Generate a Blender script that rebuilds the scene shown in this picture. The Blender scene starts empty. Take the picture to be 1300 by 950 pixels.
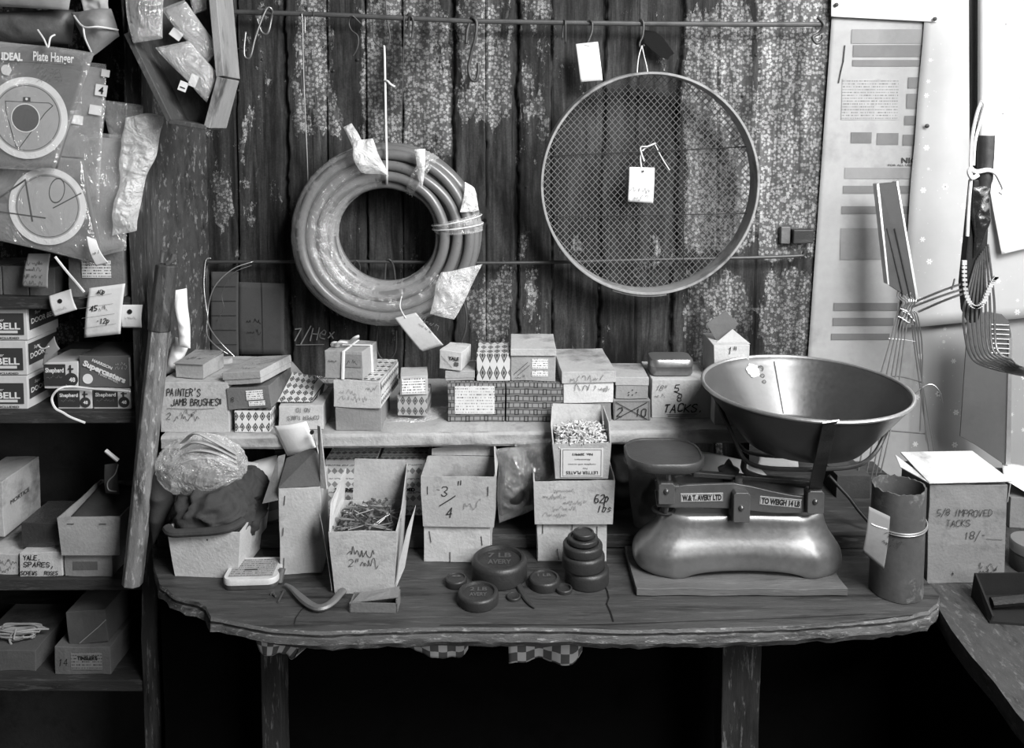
import bpy, math, random
from math import sin, cos, pi, radians as R
from mathutils import Vector as V, Matrix, noise
import numpy as np
random.seed(7)
S = bpy.context.scene
COL = S.collection
# ------------------------------------------------------------------ camera, light, exposure
CAM = V((0, -1.76, 1.49)); PITCH = R(4); F = 1050.0; AXY = 238.0
cd = bpy.data.cameras.new('camera'); cam = bpy.data.objects.new('camera', cd); COL.objects.link(cam)
cam.location = CAM; cam.rotation_euler = (R(90) - PITCH, 0, 0)
cd.sensor_width = 36; cd.lens = 36 * F / 1300; cd.shift_y = (AXY - 475) / 1300; cd.clip_start = .02
S.camera = cam
S.view_settings.view_transform = 'Standard'; S.view_settings.look = 'None'
S.view_settings.exposure = 0.0; S.view_settings.gamma = 1.0; S.view_settings.use_curve_mapping = False
W = bpy.data.worlds.new('world'); S.world = W; W.use_nodes = True
W.node_tree.nodes['Background'].inputs[0].default_value = (1, 1, 1, 1)
W.node_tree.nodes['Background'].inputs[1].default_value = 0.004
def area(name, loc, target, sx, sy, power):
    l = bpy.data.lights.new(name, 'AREA'); l.shape = 'RECTANGLE'; l.size = sx; l.size_y = sy; l.energy = power
    o = bpy.data.objects.new(name, l); COL.objects.link(o); o.location = loc
    o.rotation_euler = (V(target) - V(loc)).to_track_quat('-Z', 'Y').to_euler(); return o
area('window_daylight', (1.63, -1.02, 1.92), (0.1, -0.5, 1.1), 1.35, 1.0, 25)
area('rooflight_daylight', (.95, -1.72, 2.53), (-0.05, -0.3, 1.0), .85, .85, 88)
area('front_fill_light', (1.54, -2.75, 1.95), (-0.15, -0.35, 1.0), .9, .8, 30)  # added fill lamp: brightens the fronts and gives the metal its highlights

# ------------------------------------------------------------------ pixel geometry
def ray(px, py):
    a = (px - 650) / F; b = (AXY - py) / F
    return V((a, cos(PITCH) + b * sin(PITCH), -sin(PITCH) + b * cos(PITCH)))
def P(px, py, Y=0.0):
    d = ray(px, py); t = (Y - CAM.y) / d.y; return CAM + d * t
def G(px, py, z=.75):
    d = ray(px, py); t = (z - CAM.z) / d.z; return CAM + d * t

# ------------------------------------------------------------------ materials
def nodes(name):
    m = bpy.data.materials.new(name); m.use_nodes = True; nt = m.node_tree; nt.nodes.clear()
    out = nt.nodes.new('ShaderNodeOutputMaterial'); return m, nt, out
class NT:
    def __init__(s, nt): s.nt = nt
    def n(s, t, ins=None, **kw):
        n = s.nt.nodes.new(t)
        for k, v in kw.items(): setattr(n, k, v)
        for k, v in (ins or {}).items():
            if isinstance(v, bpy.types.NodeSocket): s.nt.links.new(v, n.inputs[k])
            else:
                n.inputs[k].default_value = v
        return n
    def math(s, op, a, b=0.0, c=0.0, clamp=False):
        n = s.n('ShaderNodeMath', operation=op, use_clamp=clamp)
        for i, v in enumerate((a, b, c)):
            if isinstance(v, bpy.types.NodeSocket): s.nt.links.new(v, n.inputs[i])
            else: n.inputs[i].default_value = v
        return n.outputs[0]
    def mix(s, f, a, b):
        n = s.n('ShaderNodeMix', data_type='FLOAT')
        for i, v in ((0, f), (2, a), (3, b)):
            if isinstance(v, bpy.types.NodeSocket): s.nt.links.new(v, n.inputs[i])
            else: n.inputs[i].default_value = v
        return n.outputs[0]
    def ramp(s, f, lo, hi):
        n = s.n('ShaderNodeMapRange', {1: lo, 2: hi}, clamp=True); s.nt.links.new(f, n.inputs[0]); return n.outputs[0]
    def noise(s, co, sc, det=4, rough=.55, dist=0):
        return s.n('ShaderNodeTexNoise', {'Vector': co, 'Scale': sc, 'Detail': det, 'Roughness': rough, 'Distortion': dist}).outputs[0]
    def scale(s, co, v):
        return s.n('ShaderNodeMapping', {'Vector': co, 'Scale': v}).outputs[0]
MC = {}
def finish(g, out, val, rough, metal, bump=None, bs=.3, bd=.002, spec=.3, coat=0):
    rgb = g.n('ShaderNodeCombineColor', {0: val, 1: val, 2: val}).outputs[0]
    b = g.n('ShaderNodeBsdfPrincipled', {'Base Color': rgb, 'Roughness': rough, 'Metallic': metal, 'Specular IOR Level': spec, 'Coat Weight': coat})
    if bump is not None:
        bn = g.n('ShaderNodeBump', {'Height': bump, 'Strength': bs, 'Distance': bd}); g.nt.links.new(bn.outputs[0], b.inputs['Normal'])
    g.nt.links.new(b.outputs[0], out.inputs[0])
def basic(name, v, rough=.75, metal=0, var=.25, sc=25, grime=.25, bs=.25, spec=.3, grain=None, wear=0, coat=0):
    """a grey surface with soft blotches, fine speckle and dark grime marks"""
    if name in MC: return MC[name]
    m, nt, out = nodes(name); g = NT(nt)
    co = g.n('ShaderNodeTexCoord').outputs['Object']
    if grain: co = g.scale(co, grain)
    a = g.noise(co, sc, 5); f = g.noise(co, sc * 9, 3); d = g.noise(co, sc * .45, 6, .65)
    val = g.math('MULTIPLY', v, g.math('ADD', 1 - var, g.math('MULTIPLY', g.math('ADD', g.math('MULTIPLY', a, .65), g.math('MULTIPLY', f, .35)), var * 2)))
    gm = g.ramp(d, .52, .68)
    val = g.math('MULTIPLY', val, g.math('SUBTRACT', 1, g.math('MULTIPLY', gm, grime)))
    if wear:
        val = g.mix(g.math('MULTIPLY', g.ramp(g.noise(co, sc * 1.7, 7, .7), .56, .62), wear), val, min(1, v * 3 + .15))
    r = g.math('ADD', rough - .08, g.math('MULTIPLY', f, .16))
    finish(g, out, val, r, metal, g.math('ADD', a, g.math('MULTIPLY', f, .5)), bs, .002, spec, coat)
    MC[name] = m; return m
def card(v): return basic('card_%d' % int(v * 100), v * .86, .85, 0, .38, 24, .55, .7)
def paper(v=.8): return basic('paper_%d' % int(v * 100), v, .8, 0, .14, 14, .25, .3)
def ink(v=.02): return basic('ink_%d' % int(v * 100), v, .6, 0, .1, 40, 0, 0)
def metal(v=.3, rough=.4, wear=0): return basic('metal_%d_%d_%d' % (v * 100, rough * 100, wear * 10), v, rough, .85, .25, 18, .3, .15, .5, None, wear)
def iron(v=.05, rough=.5): return basic('iron_%d_%d' % (v * 1000, rough * 100), v, rough, .35, .35, 40, .3, .4, .5)
def wood(name, v, grain=(1, 12, 12), var=.5, rough=.7, wear=0, sc=6, bs=.6): return basic(name, v, rough, 0, min(.95, var * 1.25), sc, .75, bs, .3, grain, wear)
def pattern(name, fn, rough=.75, spec=.3, bumpn=True):
    if name in MC: return MC[name]
    m, nt, out = nodes(name); g = NT(nt)
    tc = g.n('ShaderNodeTexCoord')
    uv = g.n('ShaderNodeSeparateXYZ', {0: tc.outputs['UV']}); ob = tc.outputs['Object']
    val = fn(g, uv.outputs[0], uv.outputs[1], ob)
    nz = g.noise(ob, 30, 5)
    val = g.math('MULTIPLY', val, g.math('ADD', .75, g.math('MULTIPLY', nz, .5)))
    dirt = g.ramp(g.noise(ob, 12, 6, .65), .55, .7)
    val = g.math('MULTIPLY', val, g.math('SUBTRACT', 1, g.math('MULTIPLY', dirt, .3)))
    finish(g, out, val, rough, 0, nz, .25, .002, spec)
    MC[name] = m; return m
def hatch(lo, hi, a=.0115, b=.019):
    def fn(g, u, v, ob):
        x = g.math('ABSOLUTE', g.math('SUBTRACT', g.math('FRACT', g.math('DIVIDE', u, a)), .5))
        y = g.math('ABSOLUTE', g.math('SUBTRACT', g.math('FRACT', g.math('DIVIDE', v, b)), .5))
        s = g.math('ADD', x, y)
        d = g.math('LESS_THAN', s, .44); e = g.math('LESS_THAN', g.math('ABSOLUTE', g.math('SUBTRACT', s, .22)), .035)
        dot = g.math('LESS_THAN', s, .1)
        r = g.mix(d, hi, lo); r = g.mix(e, r, hi * .8); r = g.mix(dot, r, lo * .5)
        return r
    return pattern('diamond_print_%d_%d' % (lo * 100, hi * 100), fn)
def hatch2(lo, hi):
    def fn(g, u, v, ob):
        tri = g.math('ABSOLUTE', g.math('SUBTRACT', g.math('FRACT', g.math('DIVIDE', u, .012)), .5))
        vv = g.math('FRACT', g.math('DIVIDE', v, .026))
        a = g.math('LESS_THAN', g.math('ADD', tri, g.math('MULTIPLY', g.math('ABSOLUTE', g.math('SUBTRACT', vv, .3)), 2)), .48)
        l = g.math('LESS_THAN', g.math('ABSOLUTE', g.math('SUBTRACT', vv, .72)), .06)
        l2 = g.math('MULTIPLY', l, g.math('GREATER_THAN', g.noise(g.scale(ob, (1, 1, 1)), 420, 1), .47))
        r = g.mix(a, hi, lo); return g.mix(l2, r, lo)
    return pattern('triangle_print_%d' % int(lo * 100), fn)
def linkprint(lo, hi):
    def fn(g, u, v, ob):
        row = g.math('DIVIDE', v, .0125); fr = g.math('FRACT', row)
        off = g.math('MULTIPLY', g.math('FLOOR', row), .5)
        uu = g.math('ABSOLUTE', g.math('SUBTRACT', g.math('FRACT', g.math('ADD', g.math('DIVIDE', u, .034), off)), .5))
        fv = g.math('ABSOLUTE', g.math('SUBTRACT', fr, .5))
        bar = g.math('LESS_THAN', fv, .26); edge = g.math('LESS_THAN', g.math('ABSOLUTE', g.math('SUBTRACT', fv, .3)), .05)
        blk = g.math('MULTIPLY', g.math('LESS_THAN', uu, .12), g.math('LESS_THAN', fv, .44)); blki = g.math('MULTIPLY', g.math('LESS_THAN', uu, .06), g.math('LESS_THAN', fv, .3))
        ring = g.math('LESS_THAN', g.math('ABSOLUTE', g.math('SUBTRACT', uu, .33)), .03)
        r = g.mix(bar, lo, hi); r = g.mix(edge, r, lo * .5); r = g.mix(g.math('MULTIPLY', ring, bar), r, lo * .6); r = g.mix(blk, r, lo * .22); return g.mix(blki, r, lo * 1.5)
    return pattern('link_print', fn)
def gingham(lo, hi):
    def fn(g, u, v, ob):
        a = g.math('LESS_THAN', g.math('FRACT', g.math('DIVIDE', u, .028)), .5)
        b = g.math('LESS_THAN', g.math('FRACT', g.math('DIVIDE', v, .028)), .5)
        x = g.math('ABSOLUTE', g.math('SUBTRACT', a, b)); return g.mix(x, hi, lo)
    return pattern('check_cloth', fn)
def smallprint(pv, iv, row=.0042, dens=.5):
    def fn(g, u, v, ob):
        fr = g.math('FRACT', g.math('DIVIDE', v, row)); l = g.math('LESS_THAN', g.math('ABSOLUTE', g.math('SUBTRACT', fr, .5)), .22)
        cu = g.n('ShaderNodeCombineXYZ', {0: g.math('MULTIPLY', u, 900), 1: g.math('MULTIPLY', g.math('FLOOR', g.math('DIVIDE', v, row)), 7.3)})
        w = g.math('GREATER_THAN', g.noise(cu.outputs[0], 1.0, 1), dens)
        return g.mix(g.math('MULTIPLY', l, w), pv, iv)
    return pattern('small_print_%d_%d_%d' % (pv * 100, row * 1e5, dens * 100), fn)
def film(name, v=.8, op=.3, rough=.18, bs=.8, sc=18):
    if name in MC: return MC[name]
    m, nt, out = nodes(name); g = NT(nt)
    co = g.n('ShaderNodeTexCoord').outputs['Object']
    nz = g.noise(co, sc, 5, .6, 1.2); rd = g.math('ABSOLUTE', g.math('SUBTRACT', nz, .5))
    n2 = g.noise(co, sc * 3.5, 3, .6, .5)
    h = g.math('ADD', g.math('MULTIPLY', rd, 2), g.math('MULTIPLY', n2, .35))
    bn = g.n('ShaderNodeBump', {'Height': h, 'Strength': bs, 'Distance': .012})
    df = g.n('ShaderNodeBsdfDiffuse', {'Color': (v, v, v, 1), 'Normal': bn.outputs[0]}); tr = g.n('ShaderNodeBsdfTransparent')
    lw = g.n('ShaderNodeLayerWeight', {'Blend': .4, 'Normal': bn.outputs[0]})
    f = g.math('ADD', op * .75, g.math('MULTIPLY', lw.outputs['Facing'], .3), clamp=True)
    mx = g.n('ShaderNodeMixShader', {0: f, 1: tr.outputs[0], 2: df.outputs[0]})
    gc = g.math('ADD', .07, g.math('MULTIPLY', lw.outputs['Facing'], .35))
    gl = g.n('ShaderNodeBsdfGlossy', {'Color': g.n('ShaderNodeCombineColor', {0: gc, 1: gc, 2: gc}).outputs[0], 'Roughness': rough, 'Normal': bn.outputs[0]})
    ad = g.n('ShaderNodeAddShader', {0: mx.outputs[0], 1: gl.outputs[0]}); nt.links.new(ad.outputs[0], out.inputs[0])
    MC[name] = m; return m

# ------------------------------------------------------------------ mesh building
class MB:
    def __init__(s): s.v = []; s.f = []; s.uv = []
    def add(s, verts, faces, uvs=None):
        b = len(s.v); s.v += [V(v) for v in verts]
        for i, f in enumerate(faces):
            s.f.append([b + k for k in f]); s.uv.append(uvs[i] if uvs else None)
    def box(s, lo, hi, M=None, n=1, jit=0, taper=0):
        """box from lo to hi, sides cut n times, optional wear and a top wider by taper"""
        lo = V(lo); hi = V(hi); d = hi - lo
        for ax in range(3):
            u, w = (ax + 1) % 3, (ax + 2) % 3
            for side in (0, 1):
                vs = []; uvv = []
                for i in range(n + 1):
                    for j in range(n + 1):
                        p = lo.copy(); p[ax] = hi[ax] if side else lo[ax]
                        p[u] = lo[u] + d[u] * i / n; p[w] = lo[w] + d[w] * j / n
                        if ax == 2: uvv.append((p.x, p.y))
                        elif ax == 0: uvv.append((p.y, p.z))
                        else: uvv.append((p.x, p.z))
                        if taper:
                            c = (lo + hi) / 2; k = 1 + taper * (p.z - lo.z) / max(d.z, 1e-6)
                            p = V((c.x + (p.x - c.x) * k, c.y + (p.y - c.y) * k, p.z))
                        q = M @ p if M else p
                        if jit: q = q + noise.noise_vector(q * 23 + V((3.1, 7.7, 1.3))) * jit
                        vs.append(q)
                fs = []; us = []
                for i in range(n):
                    for j in range(n):
                        a = i * (n + 1) + j; f = [a, a + n + 1, a + n + 2, a + 1]
                        if not side: f.reverse()
                        fs.append(f); us.append([uvv[k] for k in f])
                s.add(vs, fs, us)
        return s
    def tube(s, pts, r, n=8, closed=False, flat=1.0):
        pts = [V(p) for p in pts]; m = len(pts)
        rr = r if isinstance(r, (list, tuple)) else [r] * m
        up = None; rings = []
        for i, p in enumerate(pts):
            if closed: t = pts[(i + 1) % m] - pts[i - 1]
            else: t = pts[min(i + 1, m - 1)] - pts[max(i - 1, 0)]
            if t.length < 1e-9: t = V((0, 0, 1))
            t.normalize()
            if up is None:
                up = V((0, 0, 1)) if abs(t.z) < .9 else V((0, 1, 0))
            a = t.cross(up)
            if a.length < 1e-6: a = t.orthogonal()
            a.normalize(); b = a.cross(t).normalized(); up = b
            rings.append([p + a * cos(2 * pi * k / n) * rr[i] + b * sin(2 * pi * k / n) * rr[i] * flat for k in range(n)])
        vs = [q for g in rings for q in g]; fs = []
        for i in range(m if closed else m - 1):
            j = (i + 1) % m
            for k in range(n):
                fs.append([i * n + k, i * n + (k + 1) % n, j * n + (k + 1) % n, j * n + k])
        if not closed:
            fs.append(list(range(n))[::-1]); fs.append([(m - 1) * n + k for k in range(n)])
        s.add(vs, fs); return s
    def lathe(s, prof, o=(0, 0, 0), n=40, M=None, cap=True):
        o = V(o); vs = []; fs = []
        for r, z in prof:
            for k in range(n):
                p = V((r * cos(2 * pi * k / n), r * sin(2 * pi * k / n), z))
                vs.append((M @ p if M else p) + o)
        for i in range(len(prof) - 1):
            for k in range(n):
                fs.append([i * n + k, i * n + (k + 1) % n, (i + 1) * n + (k + 1) % n, (i + 1) * n + k])
        if cap:
            fs.append(list(range(n))[::-1]); fs.append([(len(prof) - 1) * n + k for k in range(n)])
        s.add(vs, fs); return s
    def prism(s, pts, ext):
        """closed outline of 3-D points pushed along ext"""
        pts = [V(p) for p in pts]; e = V(ext); n = len(pts)
        vs = pts + [p + e for p in pts]
        fs = [list(range(n)), [n + k for k in range(n)][::-1]] + [[k, n + k, n + (k + 1) % n, (k + 1) % n] for k in range(n)]
        s.add(vs, fs); return s
    def grid(s, fn, nu, nv, closed_u=False, su=1, sv=1):
        vs = []; uvv = []
        for i in range(nu + 1):
            for j in range(nv + 1):
                vs.append(fn(i / nu, j / nv)); uvv.append((i / nu * su, j / nv * sv))
        fs = []; us = []
        for i in range(nu):
            for j in range(nv):
                a = i * (nv + 1) + j; f = [a, a + nv + 1, a + nv + 2, a + 1]; fs.append(f); us.append([uvv[k] for k in f])
        s.add(vs, fs, us); return s
    def build(s, name, mat, parent=None, smooth=False, bevel=0, solid=0, sub=0, angle=35):
        me = bpy.data.meshes.new(name)
        inv = wm(parent).inverted() if parent else Matrix()
        me.from_pydata([inv @ v for v in s.v], [], s.f)
        ul = me.uv_layers.new(name='uv'); k = 0
        for f, u in zip(s.f, s.uv):
            for i in range(len(f)):
                ul.data[k].uv = u[i] if u else (s.v[f[i]].x, s.v[f[i]].z); k += 1
        me.materials.append(mat); me.validate()
        if smooth:
            me.shade_smooth()
            if angle: 
                try: me.set_sharp_from_angle(angle=R(angle))
                except Exception: pass
        o = bpy.data.objects.new(name, me); COL.objects.link(o); o.parent = parent
        if solid:
            md = o.modifiers.new('solid', 'SOLIDIFY'); md.thickness = solid; md.offset = 0
        if bevel:
            md = o.modifiers.new('weld', 'WELD'); md.merge_threshold = 1e-5
            md = o.modifiers.new('bevel', 'BEVEL'); md.width = bevel; md.segments = 2; md.limit_method = 'ANGLE'; md.angle_limit = R(40)
        if sub:
            md = o.modifiers.new('sub', 'SUBSURF'); md.levels = sub; md.render_levels = sub
        return o
def wm(o):
    M = Matrix.LocRotScale(o.location, o.rotation_euler, o.scale)
    return wm(o.parent) @ M if o.parent else M
def tag(o, label=None, cat=None, group=None, kind=None):
    if label: o['label'] = label
    if cat: o['category'] = cat
    if group: o['group'] = group
    if kind: o['kind'] = kind
    return o
def empty(name, loc, label, cat, rot=(0, 0, 0), group=None):
    o = bpy.data.objects.new(name, None); COL.objects.link(o); o.location = loc; o.rotation_euler = rot; o.empty_display_size = .03
    return tag(o, label, cat, group)

# ------------------------------------------------------------------ writing
GL = {'A': "00 26 40|12 32", 'B': "00 06 26 35 34 23 03|23 42 41 30 00", 'C': "45 36 16 05 01 10 30 41", 'D': "00 06 26 44 42 20 00",
 'E': "40 00 06 46|03 33", 'F': "00 06 46|03 33", 'G': "45 36 16 05 01 10 30 41 43 23", 'H': "00 06|40 46|03 43", 'I': "20 26", 'J': "46 41 30 10 01",
 'K': "00 06|46 03 40", 'L': "06 00 40", 'M': "00 06 23 46 40", 'N': "00 06 40 46", 'O': "10 01 05 16 36 45 41 30 10", 'P': "00 06 36 45 44 33 03",
 'Q': "10 01 05 16 36 45 41 30 10|22 40", 'R': "00 06 36 45 44 33 03|23 40", 'S': "45 36 16 05 04 42 41 30 10 01", 'T': "06 46|26 20",
 'U': "06 01 10 30 41 46", 'V': "06 20 46", 'W': "06 10 23 30 46", 'X': "00 46|06 40", 'Y': "06 23 46|23 20", 'Z': "06 46 00 40",
 '0': "10 01 05 16 36 45 41 30 10", '1': "15 26 20", '2': "05 16 36 45 44 00 40", '3': "05 16 36 45 44 23 42 41 30 10 01", '4': "30 36 02 42",
 '5': "46 06 03 33 42 41 30 00", '6': "36 16 04 01 10 30 41 42 33 03", '7': "06 46 10", '8': "13 04 05 16 36 45 44 33 13 02 01 10 30 41 42 33",
 '9': "10 30 42 45 36 16 05 04 13 43", "'": "27 25", '"': "17 14|37 34", '/': "0a 47", '.': "20 21", '-': "13 33", ',': "21 1a", '+': "13 33|22 24",
 'e': "12 32 33 24 14 02 01 10 30", 'x': "00 33|03 30", 'a': "33 14 02 01 10 30 33 30", 'p': "04 0a|03 14 33 32 20 01", 'l': "16 10", 'b': "06 00 20 32 33 24 04",
 's': "33 14 03 31 20 00", '_': "00 40"}
class Fr:
    """a flat frame: origin, right and up axes in world space, writing goes on its front"""
    def __init__(s, O, U, Vv, parent):
        s.O = V(O); s.U = V(U).normalized(); s.V = V(Vv); s.V = (s.V - s.U * s.V.dot(s.U)).normalized(); s.N = s.U.cross(s.V).normalized(); s.p = parent
    def at(s, u, v, e=.0006): return s.O + s.U * u + s.V * v + s.N * e
def ribbon(mb, f, pts, w, e=.0006):
    for a, b in zip(pts, pts[1:]):
        a = V((a[0], a[1], 0)); b = V((b[0], b[1], 0)); t = b - a
        if t.length < 1e-7: continue
        t.normalize(); n = V((-t.y, t.x, 0)) * w / 2; a = a - t * w * .35; b = b + t * w * .35
        mb.add([f.at((q).x, (q).y, e) for q in (a - n, b - n, b + n, a + n)], [[0, 1, 2, 3]])
def hand(f, txt, u, v, size, mat=None, w=None, slant=.12, jit=.08, name='lettering', width=None, e=.0007):
    """hand-drawn capitals made of strokes"""
    mat = mat or ink(); w = (w or size * .11) * .85; sc = size / 6; mb = MB(); x = 0; rr = random.Random(txt)
    adv = 5.6; total = len(txt) * adv * sc * .82
    kx = (width / total) if width else 1
    for ch in txt:
        if ch == ' ': x += adv * .7; continue
        g = GL.get(ch) or GL.get(ch.upper())
        if not g: x += adv; continue
        dy = rr.uniform(-.4, .4)
        for st in g.split('|'):
            pts = []
            for c in st.split():
                px_ = int(c[0]); py_ = -2 if c[1] == 'a' else int(c[1])
                px_ += rr.uniform(-jit, jit) * 4; py_ += rr.uniform(-jit, jit) * 4 + dy
                pts.append((u + ((x + px_) * .82 + slant * py_) * sc * kx, v + py_ * sc))
            ribbon(mb, f, pts, w, e)
        x += adv
    return mb.build(name, mat, f.p)
def scrawl(f, u, v, width, size, mat=None, w=None, seed=1, name='handwriting'):
    """an illegible joined-up line of writing"""
    mat = mat or ink(.12); w = min(w or 1, size * .09); rr = random.Random(seed); mb = MB(); x = 0; pts = []
    n = max(4, int(width / size * 4))
    def put(q): ribbon(mb, f, [(p.x, p.y) for p in smooth_path([V((a, b, 0)) for a, b in q], 4)], w)
    for i in range(n + 1):
        x = width * i / n
        if rr.random() < .12 and len(pts) > 2:
            put(pts); pts = []; continue
        y = (i % 2) * size * rr.uniform(.35, .6)
        if rr.random() < .18: y = size * rr.uniform(.85, 1.1)
        if rr.random() < .1: y = -size * .4
        pts.append((u + x + rr.uniform(-.15, .15) * size, v + y))
    if len(pts) > 1: put(pts)
    return mb.build(name, mat, f.p)
def line(f, pts, w, mat=None, name='printed_line', e=.0006):
    mb = MB(); ribbon(mb, f, pts, w, e); return mb.build(name, mat or ink(), f.p)
def prnt(f, txt, u, v, size, mat=None, width=None, bold=0, name='lettering', e=.0008, rot=0, shear=0):
    """printed letters from the built-in face"""
    c = bpy.data.curves.new('t', 'FONT'); c.body = txt; c.size = 1; c.offset = bold; c.shear = shear; c.resolution_u = 3
    o = bpy.data.objects.new('t', c); COL.objects.link(o); bpy.context.view_layer.update()
    me = o.evaluated_get(bpy.context.evaluated_depsgraph_get()).to_mesh()
    vs = [tuple(q.co) for q in me.vertices]; fs = [list(q.vertices) for q in me.polygons]; o.to_mesh_clear()
    bpy.data.objects.remove(o); bpy.data.curves.remove(c)
    if not vs: return None
    x0 = min(q[0] for q in vs); x1 = max(q[0] for q in vs); y0 = min(q[1] for q in vs); y1 = max(q[1] for q in vs)
    sy = size / .7; sx = (width / (x1 - x0)) if width else sy
    mb = MB(); cr, sr = cos(rot), sin(rot); pts = []
    for q in vs:
        a = (q[0] - x0) * sx; b = q[1] * sy; pts.append(f.at(u + a * cr - b * sr, v + a * sr + b * cr, e))
    mb.add(pts, fs); return mb.build(name, mat or ink(), f.p)
def panel(f, u0, v0, u1, v1, mat, name='printed_panel', e=.0003):
    mb = MB(); mb.grid(lambda a, b: f.at(u0 + (u1 - u0) * a, v0 + (v1 - v0) * b, e), 1, 1, su=abs(u1 - u0), sv=abs(v1 - v0))
    q = mb.f[0]
    return mb.build(name, mat, f.p)
def disc(f, u, v, r, mat, r0=0, name='printed_circle', e=.0005, n=40, sq=1.0):
    mb = MB(); vs = []; fs = []
    for k in range(n):
        a = 2 * pi * k / n; vs.append(f.at(u + r * cos(a) * sq, v + r * sin(a), e)); vs.append(f.at(u + r0 * cos(a) * sq, v + r0 * sin(a), e))
    if r0 > 0: fs = [[2 * k, 2 * ((k + 1) % n), 2 * ((k + 1) % n) + 1, 2 * k + 1] for k in range(n)]
    else: fs = [[2 * k for k in range(n)]]
    mb.add(vs, fs); return mb.build(name, mat, f.p)

# ------------------------------------------------------------------ cartons
class Carton:
    def __init__(s, name, label, cat, q, z=None, Y=None, d=.07, rz=0, roll=0, mat=None, group=None, op=False, taper=0, wall=.0018, build=True, body='carton_body', pitch=0):
        xl, xr, yb, yt = q; xm = (xl + xr) / 2
        if z is not None and Y is None: Y = G(xm, yb, z).y
        a = P(xl, yb, Y); b = P(xr, yb, Y)
        if z is None: z = a.z
        s.w = (b.x - a.x) / cos(R(rz)) if rz else b.x - a.x
        s.h = P(xm, yt, Y).z - z; s.d = d; s.z1 = z + s.h; s.Y = Y; s.z = z
        s.root = empty(name, ((a.x + b.x) / 2, Y, z), label, cat, (R(pitch), R(roll), R(rz)), group)
        s.M = wm(s.root); s.taper = taper; s.mat = mat or card(.5)
        mb = MB(); w, h = s.w, s.h
        if not build: return
        if not op:
            mb.box((-w / 2, 0, 0), (w / 2, d, h), s.M, 5, .0019, taper); s.body = mb.build(body, s.mat, s.root, bevel=.001)
        else:
            k = 1 + taper; c = d / 2
            def pt(x, y, z_): kk = 1 + taper * z_ / h; return s.M @ V((x * kk, c + (y - c) * kk, z_))
            t = wall; mb.box((-w / 2, 0, 0), (w / 2, d, t), s.M)
            def wallf(p0, p1, i0, i1):
                vs = []
                nn = 6
                for i in range(nn + 1):
                    for j in range(4):
                        f_ = i / nn; zz = h * j / 3
                        bow = sin(pi * f_) * .002 * j / 3 * (1 if j else 0)
                        x = p0[0] + (p1[0] - p0[0]) * f_; y = p0[1] + (p1[1] - p0[1]) * f_
                        xi = i0[0] + (i1[0] - i0[0]) * f_; yi = i0[1] + (i1[1] - i0[1]) * f_
                        o1 = pt(x, y, zz); o2 = pt(xi, yi, zz); nv = noise.noise_vector(o1 * 17) * .003 * j / 3
                        vs.append(o1 + nv); vs.append(o2 + nv)
                fs = []
                for i in range(nn):
                    for j in range(3):
                        A = (i * 4 + j) * 2; B = A + 8; fs.append([A, B, B + 2, A + 2]); fs.append([A + 1, A + 3, B + 3, B + 1])
                    A = (i * 4 + 3) * 2; fs.append([A, A + 8, A + 9, A + 1])
                    A = (i * 4) * 2; fs.append([A, A + 1, A + 9, A + 8])
                mb.add(vs, fs)
            a0 = (-w / 2, 0); a1 = (w / 2, 0); a2 = (w / 2, d); a3 = (-w / 2, d)
            b0 = (-w / 2 + t, t); b1 = (w / 2 - t, t); b2 = (w / 2 - t, d - t); b3 = (-w / 2 + t, d - t)
            for q0, q1, r0, r1 in ((a0, a1, b0, b1), (a1, a2, b1, b2), (a2, a3, b2, b3), (a3, a0, b3, b0)): wallf(q0, q1, r0, r1)
            s.body = mb.build(body, s.mat, s.root)
    def fr(s, face='front'):
        w, h, d = s.w, s.h, s.d; M3 = s.M.to_3x3(); k = s.taper
        o, u, v = {'front': ((-w / 2, -d / 2 * 0, 0), (1, 0, 0), (0, -d / 2 * k, h)), 'right': ((w / 2, 0, 0), (0, 1, 0), (w / 2 * k, 0, h)),
                   'left': ((-w / 2, d, 0), (0, -1, 0), (-w / 2 * k, 0, h)), 'top': ((-w / 2, 0, h), (1, 0, 0), (0, 1, 0))}[face]
        f = Fr(s.M @ V(o), M3 @ V(u), M3 @ V(v), s.root); f.O = f.O + f.N * .0012; return f
    def lid(s, over=.002, drop=.02, mat=None, name='lid'):
        w, h, d = s.w, s.h, s.d; mb = MB(); k = 1
        mb.box((-w / 2 - over, -over, h - drop), (w / 2 + over, d + over, h + .0015), s.M, 4, .001); s.h2 = drop
        return mb.build(name, mat or s.mat, s.root, bevel=.001)
    def staples(s, pts, face='front'):
        f = s.fr(face)
        for u, v, a, l in pts:
            mb = MB()
            u *= s.w; v *= s.h; l *= .5
            mb.tube([f.at(u - l * sin(a), v - l * cos(a), .0006), f.at(u + l * sin(a), v + l * cos(a), .0006)], .0006, 5)
            mb.build('staple', iron(.03), s.root)
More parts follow.
